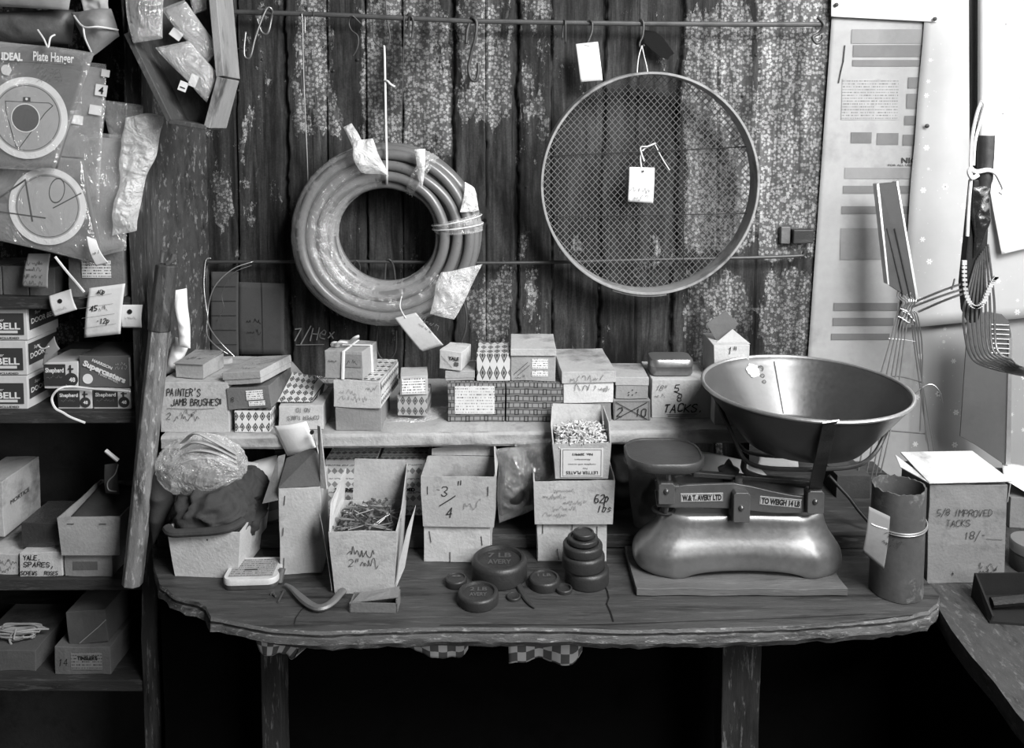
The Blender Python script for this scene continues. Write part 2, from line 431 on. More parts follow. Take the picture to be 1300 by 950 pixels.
def pad(name, mat, root, TL, TR, BR, BL, bulge=.02, amp=.004, fr=18, nu=28, nv=28, back=.3, N=None, seed=0, edge=.45, smooth=True):
    """a closed pillow between four corners: packets, bags, cloth bundles"""
    TL, TR, BR, BL = map(V, (TL, TR, BR, BL))
    if N is None: N = ((TR - TL).cross(BL - TL)).normalized(); N = -N if N.y > 0 else N
    mb = MB(); off = V((seed * 3.7, seed * 1.9, 0))
    def fn(side):
        def f(a, b):
            p = (TL * (1 - a) + TR * a) * (1 - b) + (BL * (1 - a) + BR * a) * b
            e = (max(0, sin(pi * a)) ** edge) * (max(0, sin(pi * b)) ** edge)
            nz = noise.noise_vector((p + off) * fr); rd = 1 - abs(noise.noise((p + off) * fr * 1.7 + V((5, 5, 5)))) * 2
            base = bulge * e if side else -bulge * back * e
            edgej = noise.noise_vector((p + off) * fr * .6) * amp * .8
            return p + N * (base + (nz.x + rd * .6) * amp * e) + edgej
        return f
    mb.grid(fn(1), nu, nv, su=(TR - TL).length, sv=(BL - TL).length); mb.grid(fn(0), nu, nv)
    o = mb.build(name, mat, root, smooth=smooth, angle=0)
    return o
def sheet(name, mat, root, TL, TR, BR, BL, bend=0, amp=.001, fr=9, thick=.0006, nu=12, nv=12, curl=0, N=None):
    TL, TR, BR, BL = map(V, (TL, TR, BR, BL))
    if N is None: N = ((TR - TL).cross(BL - TL)).normalized(); N = -N if N.y > 0 else N
    def f(a, b):
        p = (TL * (1 - a) + TR * a) * (1 - b) + (BL * (1 - a) + BR * a) * b
        return p + N * (bend * sin(pi * b) + curl * b ** 3 + amp * noise.noise(p * fr))
    mb = MB(); mb.grid(f, nu, nv, su=(TR - TL).length, sv=(BL - TL).length)
    return mb.build(name, mat, root, smooth=True, solid=thick, angle=0)
def tagcard(name, label, cat, q, Y, mat=None, group=None, bend=.003, Ys=None):
    """flat card from four picture corners TL TR BR BL at depth Y"""
    Ys = Ys or [Y] * 4; c = [P(x, y, yy) for (x, y), yy in zip(q, Ys)]
    ctr = (c[0] + c[1] + c[2] + c[3]) / 4
    r = empty(name, ctr, label, cat, group=group)
    sheet('paper', mat or paper(), r, *c, bend=bend)
    f = Fr(c[3], c[2] - c[3], c[0] - c[3], r); f.w = (c[2] - c[3]).length; f.h = (c[0] - c[3]).length; f.O = f.O + f.N * (bend + .0012)
    return r, f
def string(name, label, pts, r=.0012, mat=None, parent=None, cat='string', n=6):
    mb = MB(); mb.tube(smooth_path(pts), r, n)
    o = mb.build(name, mat or basic('string_white', .7, .9), parent, smooth=True)
    if not parent: tag(o, label, cat)
    return o
def smooth_path(pts, k=5):
    pts = [V(p) for p in pts]
    if len(pts) < 3: return pts
    out = []
    for i in range(len(pts) - 1):
        p0 = pts[max(i - 1, 0)]; p1 = pts[i]; p2 = pts[i + 1]; p3 = pts[min(i + 2, len(pts) - 1)]
        for j in range(k):
            t = j / k
            out.append(.5 * ((2 * p1) + (p2 - p0) * t + (2 * p0 - 5 * p1 + 4 * p2 - p3) * t * t + (3 * p1 - p0 - 3 * p2 + p3) * t ** 3))
    out.append(pts[-1]); return out
def PP(lst, Y=None):
    return [P(q[0], q[1], q[2] if len(q) > 2 else Y) for q in lst]
# ================================================================== THE SETTING
def struct(mb, name, mat, **k): return tag(mb.build(name, mat, None, **k), kind='structure')
XL, XR, YF, ZT = -1.75, 1.6, -4.0, 2.55
def wallmat():
    m, nt, out = nodes('board_wall'); g = NT(nt)
    co = g.n('ShaderNodeTexCoord').outputs['Object']
    att = g.n('ShaderNodeAttribute', attribute_name='paper').outputs['Fac']
    gr = g.noise(g.scale(co, (26, 1, 2.2)), 1.6, 7, .75, .8); gf = g.noise(g.scale(co, (220, 1, 7)), 1.5, 3, .6)
    bl = g.noise(co, 4.2, 5, .6)
    woodv = g.math('MULTIPLY', g.math('ADD', g.math('MULTIPLY', g.ramp(gr, .38, .72), .068), g.math('MULTIPLY', gf, .03)), g.math('ADD', .35, g.math('MULTIPLY', bl, 1.3)))
    # small flowers: five petals round each cell centre
    co2 = g.n('ShaderNodeVectorMath', {0: g.scale(co, (1, 0, 1)), 1: g.n('ShaderNodeVectorMath', {0: g.n('ShaderNodeTexNoise', {'Vector': co, 'Scale': 60.0}).outputs[1], 1: (.004, 0, .004)}, operation='MULTIPLY').outputs[0]}, operation='ADD').outputs[0]
    vo = g.n('ShaderNodeTexVoronoi', {'Vector': co2, 'Scale': 145.0, 'Randomness': .75})
    df = g.n('ShaderNodeVectorMath', {0: co2, 1: vo.outputs['Position']}, operation='SUBTRACT').outputs[0]
    sp = g.n('ShaderNodeSeparateXYZ', {0: df})
    an = g.math('ARCTAN2', sp.outputs[2], sp.outputs[0])
    sz = g.n('ShaderNodeSeparateXYZ', {0: vo.outputs['Color']})
    rad = g.math('MULTIPLY', g.math('ADD', .0019, g.math('MULTIPLY', g.math('ABSOLUTE', g.math('COSINE', g.math('MULTIPLY', an, 2.5))), .0022)), g.math('ADD', .7, g.math('MULTIPLY', sz.outputs[0], .5)))
    dist = g.n('ShaderNodeVectorMath', {0: df}, operation='LENGTH').outputs['Value']
    fl = g.math('LESS_THAN', dist, rad); eye = g.math('LESS_THAN', dist, .0007)
    fl = g.math('MULTIPLY', fl, g.math('SUBTRACT', 1, eye))
    pw = g.mix(fl, .11, .4); pw = g.math('MULTIPLY', pw, g.math('ADD', .5, bl))
    stain = g.ramp(g.noise(g.scale(co, (9, 1, 1.6)), 2.2, 6, .65), .42, .66)
    pw = g.math('MULTIPLY', pw, g.math('SUBTRACT', 1, g.math('MULTIPLY', stain, .62)))
    tear = g.noise(g.scale(co, (2.6, 1, 1)), 7, 9, .74)
    th = g.math('ADD', att, g.math('MULTIPLY', g.math('SUBTRACT', tear, .5), 2.0))
    mk = g.ramp(th, .49, .53)
    val = g.mix(mk, woodv, pw)
    pl = g.math('MULTIPLY', g.ramp(g.noise(g.scale(co, (2, 1, 1)), 7, 7, .7), .68, .71), .2)   # bare plaster-white flecks
    val = g.math('ADD', val, pl)
    blk = g.ramp(g.noise(g.scale(co, (1.6, 1, .8)), 3.3, 7, .6), .54, .64); val = g.math('MULTIPLY', val, g.math('SUBTRACT', 1, g.math('MULTIPLY', blk, .8)))
    st2 = g.noise(g.scale(co, (14, 1, 1.1)), 2.2, 6, .7); val = g.math('MULTIPLY', val, g.math('ADD', .3, g.math('MULTIPLY', g.ramp(st2, .36, .6), .95)))
    spk = g.noise(co, 260, 2); val = g.math('MULTIPLY', val, g.math('ADD', .45, g.math('MULTIPLY', spk, 1.1)))
    hole = g.n('ShaderNodeTexVoronoi', {'Vector': g.scale(co, (1, 0, 1)), 'Scale': 9.0, 'Randomness': 1.0}).outputs['Distance']
    val = g.math('MULTIPLY', val, g.ramp(hole, .03, .06))
    h = g.math('ADD', g.math('MULTIPLY', mk, .5), g.math('MULTIPLY', gr, .6))
    finish(g, out, val, .8, 0, h, .8, .003, .25)
    return m
def build_wall():
    xs = np.concatenate([np.linspace(XL, -1.2, 12)[:-1], np.arange(-1.2, .86, .0027), np.linspace(.86, XR, 14)])
    zs = np.concatenate([np.linspace(0, .86, 8)[:-1], np.arange(.86, 2.0, .0055), np.linspace(2.0, ZT, 6)])
    rects = [(-50, 190, -60, 600, .45), (185, 250, 150, 340, .62), (255, 300, -60, 300, .55), (300, 355, -60, 200, .45), (365, 440, -60, 190, .6), (455, 575, -10, 205, .8), (575, 655, -60, 170, .7),
             (640, 660, 170, 300, .5), (655, 705, -40, 230, .55), (655, 700, 330, 450, .6), (770, 860, 30, 90, .45), (590, 655, 330, 440, .75),
             (770, 850, 110, 420, .35), (866, 965, 0, 330, .85), (866, 960, 330, 470, .7), (960, 1060, -60, 330, 1.1), (960, 1060, 330, 470, .7), (430, 470, 255, 330, .6), (270, 345, 240, 330, .5), (185, 660, -160, 15, .5), (300, 345, 180, 230, .5)]
    X, Z = np.meshgrid(xs, zs, indexing='ij')
    # picture position of each wall point
    dx = X; dy = -CAM.y; dz = Z - CAM.z
    fw = dy * cos(PITCH) - dz * sin(PITCH); up = dy * sin(PITCH) + dz * cos(PITCH)
    PX = 650 + F * dx / fw; PY = AXY - F * up / fw
    pap = np.full_like(X, .3)
    for x0, x1, y0, y1, v in rects:
        sx = 7.0; sy = 14.0
        a = 1 / (1 + np.exp(-np.clip((PX - x0) / sx, -30, 30))) / (1 + np.exp(-np.clip((x1 - PX) / sx, -30, 30)))
        b = 1 / (1 + np.exp(-np.clip((PY - y0) / sy, -30, 30))) / (1 + np.exp(-np.clip((y1 - PY) / sy, -30, 30)))
        pap = np.maximum(pap, a * b * v)
    Y = np.zeros_like(X)
    seams = [(358, 367, 5.5, 2.2), (246, 250, 5, 3), (463, 467, 1.6, .6), (573, 575, 4.5, 2.5), (656, 656, 3, 2.5), (769, 757, 3, 2), (864, 849, 4.5, 3), (966, 957, 1.6, .5),
             (700, 701, 1.4, .5), (914, 909, 1.2, .5), (810, 806, 1.2, .5), (510, 512, 1.1, .5), (300, 304, 1.4, .8), (414, 418, 1.1, .4), (617, 618, 1.1, .4), (120, 130, 4, 2)]
    for k, (xa, xb, w, j) in enumerate(seams):
        base = xa + (xb - xa) * PY / 450
        jag = np.array([noise.noise(V((k * 9.1, 0, z * 22))) * 1.0 + noise.noise(V((k * 9.1, 5, z * 75))) * .7 + noise.noise(V((k * 3.3, 9, z * 5))) * 1.3 for z in zs])[None, :] * j
        wv = w * (.75 + .5 * np.array([noise.noise(V((k * 4.1, 3, z * 9))) for z in zs]))[None, :]
        d = np.abs(PX - base - jag) / wv
        Y += .016 * (1 - np.clip((d - .7) / .5, 0, 1)) * (Y < .01)
    # boards stand slightly proud of each other
    Y += .0018 * np.sin(PX / 61.0)
    # a torn patch where the paper has gone under the second board
    nx, nz = X.shape
    co = np.stack([X, Y, Z], -1).reshape(-1, 3)
    i = np.arange(nx - 1)[:, None]; j = np.arange(nz - 1)[None, :]; a = (i * nz + j).ravel()
    quads = np.stack([a, a + nz, a + nz + 1, a + 1], -1)
    me = bpy.data.meshes.new('wall_back'); me.vertices.add(len(co)); me.vertices.foreach_set('co', co.ravel())
    me.loops.add(quads.size); me.loops.foreach_set('vertex_index', quads.ravel().astype(np.int32))
    me.polygons.add(len(quads)); me.polygons.foreach_set('loop_start', np.arange(0, quads.size, 4, dtype=np.int32))
    me.update(calc_edges=True); me.validate()
    at = me.attributes.new('paper', 'FLOAT', 'POINT'); at.data.foreach_set('value', pap.ravel().astype(np.float32))
    me.materials.append(wallmat()); o = bpy.data.objects.new('wall_back', me); COL.objects.link(o); tag(o, kind='structure')
    return o
WALL = build_wall()
dark = basic('dark_plaster', .06, .9)
struct(MB().box((XL - .05, YF, -.05), (XR + .05, .02, 0)), 'floor', wood('floor_boards', .05, (10, 1, 10)))
_c = MB(); _c.box((XL, YF, ZT), (.5, .02, ZT + .05)); _c.box((1.4, YF, ZT), (XR, .02, ZT + .05)); _c.box((.5, YF, ZT), (1.4, -2.18, ZT + .05)); _c.box((.5, -1.26, ZT), (1.4, .02, ZT + .05))
struct(_c, 'ceiling', basic('ceiling_paint', .12, .9))
struct(MB().box((XL - .05, YF, 0), (XL, .02, ZT)), 'wall_left', dark)
# right wall with its window opening
wy0, wy1, wz0, wz1 = -1.72, -.32, 1.38, 2.44
m = MB(); m.box((XR, YF, 0), (XR + .05, .02, wz0)); m.box((XR, YF, wz1), (XR + .05, .02, ZT)); m.box((XR, YF, wz0), (XR + .05, -3.3, wz1)); m.box((XR, -2.2, wz0), (XR + .05, wy0, wz1)); m.box((XR, wy1, wz0), (XR + .05, .02, wz1))
struct(m, 'wall_right', basic('right_wall_paint', .15, .9))
m = MB()
for a, b in ((wy0, wy0 + .04), (wy1 - .04, wy1)): m.box((XR, a, wz0), (XR + .05, b, wz1))
for a, b in ((wz0, wz0 + .04), (wz1 - .04, wz1)): m.box((XR, wy0, a), (XR + .05, wy1, b))
struct(m, 'window_1', basic('window_frame_paint', .6, .6))
m = MB(); lx0, lx1, ly0, ly1 = .5, 1.4, -2.18, -1.26
m.box((lx0, ly0, ZT - .01), (lx0 + .03, ly1, ZT + .05)); m.box((lx1 - .03, ly0, ZT - .01), (lx1, ly1, ZT + .05)); m.box((lx0, ly0, ZT - .01), (lx1, ly0 + .03, ZT + .05)); m.box((lx0, ly1 - .03, ZT - .01), (lx1, ly1, ZT + .05))
struct(m, 'window_2', basic('window_frame_paint', .6, .6))
m = MB()
for a, b in ((-3.3, -3.26), (-2.24, -2.2)): m.box((XR, a, wz0), (XR + .05, b, wz1))
for a, b in ((wz0, wz0 + .04), (wz1 - .04, wz1)): m.box((XR, -3.3, a), (XR + .05, -2.2, b))
struct(m, 'fill_light_frame', basic('window_frame_paint', .6, .6))  # unseen frame, made up to go round the added front fill lamp
# ---------------- sheets on the right-hand part of the wall
def floral_sheet(name, base, fl, sc=26.0):
    m, nt, out = nodes(name); g = NT(nt); co = g.n('ShaderNodeTexCoord').outputs['Object']
    c2 = g.scale(co, (1, 0, 1)); vo = g.n('ShaderNodeTexVoronoi', {'Vector': c2, 'Scale': sc, 'Randomness': .45}); d = g.math('MULTIPLY', vo.outputs['Distance'], 1)
    df = g.n('ShaderNodeVectorMath', {0: c2, 1: vo.outputs['Position']}, operation='SUBTRACT').outputs[0]; sp = g.n('ShaderNodeSeparateXYZ', {0: df})
    pet = g.math('ABSOLUTE', g.math('COSINE', g.math('MULTIPLY', g.math('ARCTAN2', sp.outputs[2], sp.outputs[0]), 3)))
    f = g.math('LESS_THAN', d, g.math('ADD', .09, g.math('MULTIPLY', pet, .09))); e = g.math('LESS_THAN', d, .05)
    v2 = g.n('ShaderNodeTexVoronoi', {'Vector': c2, 'Scale': sc * 3.1, 'Randomness': 1.0}); dots = g.math('LESS_THAN', v2.outputs['Distance'], .09)
    val = g.mix(f, base, fl); val = g.mix(e, val, base * .45); val = g.mix(g.math('MULTIPLY', dots, .5), val, fl)
    st = g.noise(co, 5, 5, .6); val = g.math('MULTIPLY', val, g.math('ADD', .72, g.math('MULTIPLY', st, .5)))
    finish(g, out, val, .75, 0, g.noise(co, 9, 4), .35, .004); return m
fsm = floral_sheet('floral_lining_paper', .42, .7)
fsd = floral_sheet('floral_wall_paper_grey', .3, .6)
def wsheet(name, label, cat, q, off, mat, bend=0, amp=.002, curl=0, nu=24, nv=30, thick=.0006):
    c = [P(x, y, -off) for x, y in q]
    r = empty(name, (c[2] + c[3]) / 2, label, cat); o = sheet('paper', mat, r, *c, bend=bend, amp=amp, curl=curl, nu=nu, nv=nv, thick=thick, N=V((0, -1, 0)))
    f = Fr(c[3], c[2] - c[3], c[0] - c[3], r); f.w = (c[2] - c[3]).length; f.h = (c[0] - c[3]).length; return r, f, c
wsheet('wall_covering', 'grey flowered wall paper on the lower right of the wall behind the fork', 'wallpaper', [(1130, 370), (1420, 370), (1420, 660), (1120, 660)], .006, fsd, amp=.002)
wsheet('wall_covering', 'bright flowered wallpaper sheet hanging on the right of the wall behind the pole', 'wallpaper', [(1181, -60), (1420, -60), (1420, 392), (1140, 415)], .016, fsm, amp=.004, curl=.012)
wsheet('blank_paper', 'plain blank white sheet pinned over the flowered wallpaper at the far right', 'paper sheet', [(1246, 165), (1420, 150), (1400, 290), (1268, 322)], .034, paper(.85), amp=.003, curl=.01)
pr, pf, pc = wsheet('printed_poster', 'tall faded printed chart pinned to the boards left of the bright wallpaper', 'poster', [(1056, 20), (1183, 24), (1152, 620), (1014, 620)], .01, basic('faded_poster', .34, .7, 0, .3, 7, .45, .3), amp=.0008)
def pr_at(px, py):   # position on the poster in its own right/up lengths
    q = P(px, py, -.014) - pf.O; return q.dot(pf.U), q.dot(pf.V)
pf.O = pf.O + V((0, -.0012, 0))
grm = basic('poster_grey_print', .16, .7, 0, .2, 10, .3); grl = basic('poster_pale_print', .23, .7, 0, .2, 10, .3)
for (x0, y0, x1, y1, mt) in ((1082, 37, 1172, 55, grl), (1084, 57, 1172, 72, grm), (1083, 76, 1170, 84, grm), (1154, 98, 1168, 112, grm), (1152, 119, 1168, 138, grm), (1149, 147, 1166, 159, grm),
    (1081, 168, 1107, 182, grm), (1114, 169, 1141, 184, grm), (1147, 171, 1163, 185, grm), (1073, 213, 1162, 227, grl), (1071, 236, 1161, 246, grm), (1069, 262, 1158, 272, grm), (1068, 290, 1150, 330, grl),
    (1059, 385, 1140, 395, grm), (1058, 404, 1135, 414, grm), (1056, 424, 1130, 432, grm)):
    u0, v1 = pr_at(x0, y0); u1, v0 = pr_at(x1, y1); panel(pf, u0, v0, u1, v1, mt, 'printed_block', .0004)
for (x0, y0, x1, y1) in ((1070, 100, 1140, 152),):
    u0, v1 = pr_at(x0, y0); u1, v0 = pr_at(x1, y1); panel(pf, u0, v0, u1, v1, smallprint(.34, .15, .006, .5), 'small_print', .0004)
u, v = pr_at(1145, 207); prnt(pf, 'NICE', u, v, .011, ink(.04), width=.042, bold=.03, e=.0006)
u, v = pr_at(1128, 211); prnt(pf, 'FOR ALL USES', u, v, .004, ink(.08), width=.055, bold=.02, e=.0006)
line(pf, [pr_at(1073, 58), pr_at(1071, 78), pr_at(1068, 90), pr_at(1065, 105)], .003, ink(.02), 'tear', .0006)
tr_, tf, tc_ = wsheet('blank_paper', 'white blank sheet pinned at the top above the printed chart', 'paper sheet', [(1056, -40), (1193, -40), (1190, 28), (1055, 21)], .02, paper(.82), amp=.002)
for (px, py, t) in ((1062, 6, 'by the rail end'), (1187, 24, 'at the corner of the white sheet'), (1177, 160, 'on the edge of the flowered paper')):
    p = P(px, py, -.026); o = MB().lathe([(.0002, -.002), (.0045, -.0015), (.0045, .0005), (.0015, .0025)], (0, 0, 0), 12, Matrix.Translation(p) @ Matrix.Rotation(R(90), 4, 'X')).build('drawing_pin', iron(.05), None, True)
    tag(o, 'round dark drawing pin ' + t, 'pin', 'drawing pins')

# ================================================================== LEFT RACK
RY = -.33
def rz_(py): return P(100, py, RY).z
ZS = [rz_(378), rz_(524), rz_(737), rz_(866)]
dw = wood('rack_wood', .04, (2, 12, 12), .6, .7, .15); dwv = wood('rack_post_wood', .05, (14, 14, 1.5), .7, .65, .5, 7)
rack = empty('storage_rack', (-1.1, RY, 0), 'dark worn timber rack with shelves along the left edge of the picture', 'rack')
PX0 = P(168, 430, RY).x; PX1 = P(189, 430, RY).x
for k, z in enumerate(ZS):
    MB().box((XL, RY + .005, z - .022), (PX0, -.01, z), None, 6, .002).build('shelf', dw, rack, bevel=.002)
MB().box((XL, RY + .01, rz_(-120) - .02), (PX0, -.01, rz_(-120))).build('shelf', dw, rack)
m = MB(); m.box((PX0, RY, 0), (PX1, RY + .05, 2.3), None, 24, .0045); m.build('post', dwv, rack, bevel=.002)
m = MB(); m.box((PX0 + .004, RY + .05, 0), (PX0 + .018, -.003, 2.3), None, 10, .002); m.build('side_panel', wood('rack_panel_wood', .06, (10, 3, 2.5), .9, .75, .6, 11), rack)
m = MB(); m.box((XL, -.016, 0), (PX0, -.005, ZS[1] - .022), None, 12, .002); m.build('back_panel', basic('cracked_paint', .055, .7, 0, .6, 14, .6, .9, .4), rack)
# ================================================================== BENCH
BZ = .75
bench_wood = wood('bench_wood', .05, (1.2, 12, 9), .9, .5, .1, 8, .8); edge_wood = wood('bench_edge_wood', .09, (2, 9, 9), .9, .7, .45, 14, 1)
bench = empty('work_bench', (0, -.45, 0), 'battered thick timber work bench carrying the scales and open cartons', 'bench')
front = [(194, 690), (196, 720), (203, 742), (222, 757), (238, 762), (252, 764), (262, 771), (268, 784), (300, 790), (350, 799), (410, 802), (480, 799), (560, 797), (700, 797), (800, 800), (900, 798), (1000, 795), (1100, 788), (1150, 783), (1178, 776), (1190, 766), (1192, 757), (1185, 748)]
def jagged(pts, st=.012, amp=.0022):
    out = []
    for a, b in zip(pts, pts[1:]):
        n = max(1, int((b - a).length / st))
        for i in range(n):
            q = a.lerp(b, i / n); out.append(q + V((0, noise.noise(q * 60) * amp, 0)))
    return out + [pts[-1]]
fp = [G(x, y, BZ) for x, y in front]
xr = fp[-1].x
outl = jagged(fp) + [V((xr, -.012, BZ)), V((PX1 + .004, -.012, BZ)), V((PX1 + .004, -.3, BZ))]
m = MB(); n = len(outl)
# top as strips from the front line back to the wall so that the grain and cracks sit on real geometry
def bench_top():
    mb = MB(); th = .012
    nf = len(jagged(fp)); vs = []; fs = []
    fl = jagged(fp)
    for q in fl:
        back = V((min(max(q.x, PX1 + .004), xr), -.012, BZ))
        for t in range(9):
            p = q.lerp(back, (t / 8) ** 1.3); vs.append(p + V((0, 0, noise.noise(V((p.x * 4, p.y * 22, 2))) * .0014)))
        # rounded worn nose then underside
    for i in range(nf - 1):
        for t in range(8):
            a = i * 9 + t; fs.append([a, a + 9, a + 10, a + 1])
    mb.add(vs, fs)
    vs = []; fs = []
    for i, q in enumerate(fl):
        ch = noise.noise(V((q.x * 40, q.y * 40, 1))); c2 = noise.noise(V((q.x * 110, q.y * 110, 4)))
        d = V((0, 1, 0)); left = max(0, min(1, (-q.x - .25) / .25))
        prof = [(0, 0), (-.003, -.004), (.001 + .003 * ch, -.010), (-.002 + .004 * ch + .002 * c2, -.011), (-.004 + .003 * c2 + .01 * left * ch, -.02), (.003 + .006 * ch + .015 * left, -.031 + .003 * c2), (.06, -.033)]
        for (dy, dz) in prof: vs.append(q + V((0, dy, dz)) + (V((0, 0, noise.noise(V((q.x * 4, q.y * 22, 2))) * .0014)) if dz == 0 else V()))
    k = 7
    for i in range(nf - 1):
        for t in range(k - 1):
            a = i * k + t; fs.append([a, a + 1, a + k + 1, a + k])
    mb2 = MB(); mb2.add(vs, fs)
    mb.build('bench_top', bench_wood, bench, True); mb2.build('front_edge', edge_wood, bench, True)
    u = MB(); u.box((-.40, -.47, BZ - .05), (xr - .02, -.02, BZ - .02)); u.build('underside_board', dw, bench)
bench_top()
crk = Fr((0, 0, BZ + .0008), (1, 0, 0), (0, 1, 0), bench)
def crack(pts, w, seed):
    rr = random.Random(seed); L = []
    for (x, y) in pts: q = G(x, y, BZ); L.append((q.x + rr.uniform(-.002, .002), q.y))
    line(crk, L, w, ink(.01), 'crack', .0006)
crack([(768, 742), (770, 752), (772, 760), (771, 768), (775, 778), (779, 790)], .0022, 1)
crack([(387, 770), (380, 777), (377, 786), (375, 793)], .0016, 2)
crack([(560, 795), (640, 794), (720, 795), (800, 793), (900, 789), (1000, 786), (1100, 781)], .0012, 3)
crack([(950, 800), (1010, 797), (1080, 791), (1160, 782)], .0012, 4)
def leg(x0, x1, y0, y1, z0, z1, nm='leg'):
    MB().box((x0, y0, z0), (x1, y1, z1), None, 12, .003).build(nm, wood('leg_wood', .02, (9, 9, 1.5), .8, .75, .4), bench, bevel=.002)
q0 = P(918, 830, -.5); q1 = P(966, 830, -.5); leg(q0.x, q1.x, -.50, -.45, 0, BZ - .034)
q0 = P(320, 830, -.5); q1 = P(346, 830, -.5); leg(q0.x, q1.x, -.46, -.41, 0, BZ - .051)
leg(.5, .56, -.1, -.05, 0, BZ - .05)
MB().box((PX1 + .02, -.36, .02), (xr - .01, -.345, BZ - .052), None, 8, .003).build('shade_board', basic('under_bench_shade', .004, 1, spec=0), bench)  # added board, coloured near black as the deep shade under the bench
# raised ledge along the back of the bench
LZ = BZ + .026; LY = G(650, 697, BZ).y
led = MB(); led.box((PX1 + .01, LY, BZ + .0015), (.78, -.02, LZ), None, 14, .0015)
tag(led.build('plank', wood('ledge_wood', .045, (1.2, 9, 9), .7, .6, .15), None, bevel=.003), 'long dark raised plank at the back of the bench under the shelf', 'plank')
# shelf above
SZ = .955
sl = G(205, 553, SZ); sr = G(930, 543, SZ)
def sy(px): return G(px, 553 - (px - 205) * 10 / 725, SZ).y
sh = empty('shelf', (0, -.2, SZ), 'long shelf covered in pale worn paper carrying the row of boxes', 'shelf')
m = MB(); 
def shf(a, b):
    x = sl.x + (sr.x + .14 - sl.x) * a; yf = sl.y + (sr.y - sl.y) * min(a, 1.1)
    prof = [(yf + .02, SZ - .027), (yf + .001, SZ - .027), (yf - .003, SZ - .022), (yf - .003, SZ - .006), (yf, SZ - .001), (yf + .008, SZ), (-.012, SZ)]
    t = b * 6; i = min(int(t), 5); f = t - i; p0, p1 = prof[i], prof[i + 1]
    y = p0[0] + (p1[0] - p0[0]) * f; z = p0[1] + (p1[1] - p0[1]) * f
    w = noise.noise(V((x * 14, y * 10, z * 60))) * .0022 + noise.noise(V((x * 45, y * 20, z * 90))) * .0012
    if i >= 4 and f > .3: w = -abs(w) * .4
    return V((x, y + (w if i < 4 else 0), z + (w if i >= 4 else 0) * .5))
m.grid(shf, 260, 24); m.build('paper_covering', basic('shelf_paper', .36, .6, 0, .4, 20, .5, 1.0), sh, True)
m = MB(); m.prism([V((sl.x + .003, sl.y + .022, SZ - .004)), V((sr.x + .13, sr.y + .022, SZ - .004)), V((sr.x + .13, -.012, SZ - .004)), V((sl.x + .003, -.012, SZ - .004))], (0, 0, -.02)); m.build('board', dw, sh)
for x in (-.5, 0.02, .5):
    m = MB(); m.box((x, -.06, LZ), (x + .03, -.02, SZ - .026)); m.build('bracket', dw, sh)
# second counter on the right
CZ = .735
cq = [G(1174, 741, CZ), G(1190, 770, CZ), G(1208, 800, CZ), G(1232, 832, CZ), G(1262, 866, CZ), G(1290, 905, CZ), G(1330, 950, CZ), V((XR - .02, -1.1, CZ)), V((XR - .02, -.02, CZ)), V((xr + .003, -.02, CZ)), V((xr + .003, G(1174, 741, CZ).y, CZ))]
cnt = empty('counter', (1.1, -.5, 0), 'dark dusty side counter running forward at the right of the bench', 'counter')
m = MB(); m.prism([q for q in cq], (0, 0, -.03)); m.build('counter_top', wood('counter_wood', .045, (9, 3, 9), .6, .6, .2, 10), cnt)
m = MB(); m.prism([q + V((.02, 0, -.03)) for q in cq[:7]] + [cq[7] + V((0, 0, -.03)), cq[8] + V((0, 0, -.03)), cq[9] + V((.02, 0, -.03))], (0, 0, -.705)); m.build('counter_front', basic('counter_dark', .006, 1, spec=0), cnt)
# checked cloth scraps hanging under the bench edge
gm = gingham(.12, .6)
def scrap(label, q, Y, seed):
    c = [P(x, y, Y) for x, y in q]; mb = MB(); L = (c[1] - c[0]).length; H = (c[3] - c[0]).length
    def f(a, b):
        p = (c[0] * (1 - a) + c[1] * a) * (1 - b) + (c[3] * (1 - a) + c[2] * a) * b
        return p + V((0, -.006 * sin(a * 9 + seed) * b + noise.noise(p * 12) * .006, noise.noise(V((a * 6, seed, 0))) * .005 * b + (.02 * max(0, (a - .82) / .18) ** 2) * b))
    mb.grid(f, 22, 12, su=L, sv=H); o = mb.build('cloth_scrap', gm, None, True, solid=.001, angle=0); tag(o, label, 'cloth')
scrap('pale checked cloth scrap hanging under the middle of the bench edge', [(645, 795), (741, 795), (739, 842), (646, 840)], -.508, 1)
scrap('checked cloth scrap hanging under the bench left of the middle one', [(500, 795), (596, 797), (594, 842), (505, 822)], -.508, 3)
scrap('crumpled dark checked cloth hanging below the left end of the bench', [(318, 797), (430, 800), (382, 836), (330, 828)], -.508, 6)
# ================================================================== ON THE WALL
hookm = basic('hook_iron', .09, .5, .5, .4, 60, .2, .4, .5); galv = metal(.4, .4)
def wire(name, label, pts, r, mat=None, cat='hook', group=None, Y=-.045, n=8, smooth=True):
    q = [P(p[0], p[1], p[2] if len(p) > 2 else Y) for p in pts]
    mb = MB(); mb.tube(smooth_path(q) if smooth else q, r, n)
    return tag(mb.build(name, mat or hookm, None, True, angle=0), label, cat, group)
rl = empty('hanging_rail', P(650, 22, -.045), 'long thin iron rail across the top of the boards carrying the hooks', 'rail')
m = MB(); m.tube(PP([(255, 14), (400, 18), (600, 27), (800, 30), (950, 31), (1046, 31)], -.045), .0052, 10); m.build('rod', iron(.1, .55), rl, True)
m = MB(); m.tube(smooth_path(PP([(1038, 31, -.045), (1042, 30, -.03), (1042, 30, 0.0)])), .005, 8); m.build('bracket', iron(.1), rl, True)
m = MB(); m.tube(smooth_path(PP([(520, 22, -.045), (520, 18, -.03), (520, 18, 0.005)])), .004, 8); m.build('bracket', iron(.1), rl, True)
wire('s_hook', 'thick curled hook on the right end of the upper rail', [(1038, 22), (1046, 31, -.052), (1040, 42), (1032, 47), (1037, 55), (1044, 50), (1044, 44)], .0034)
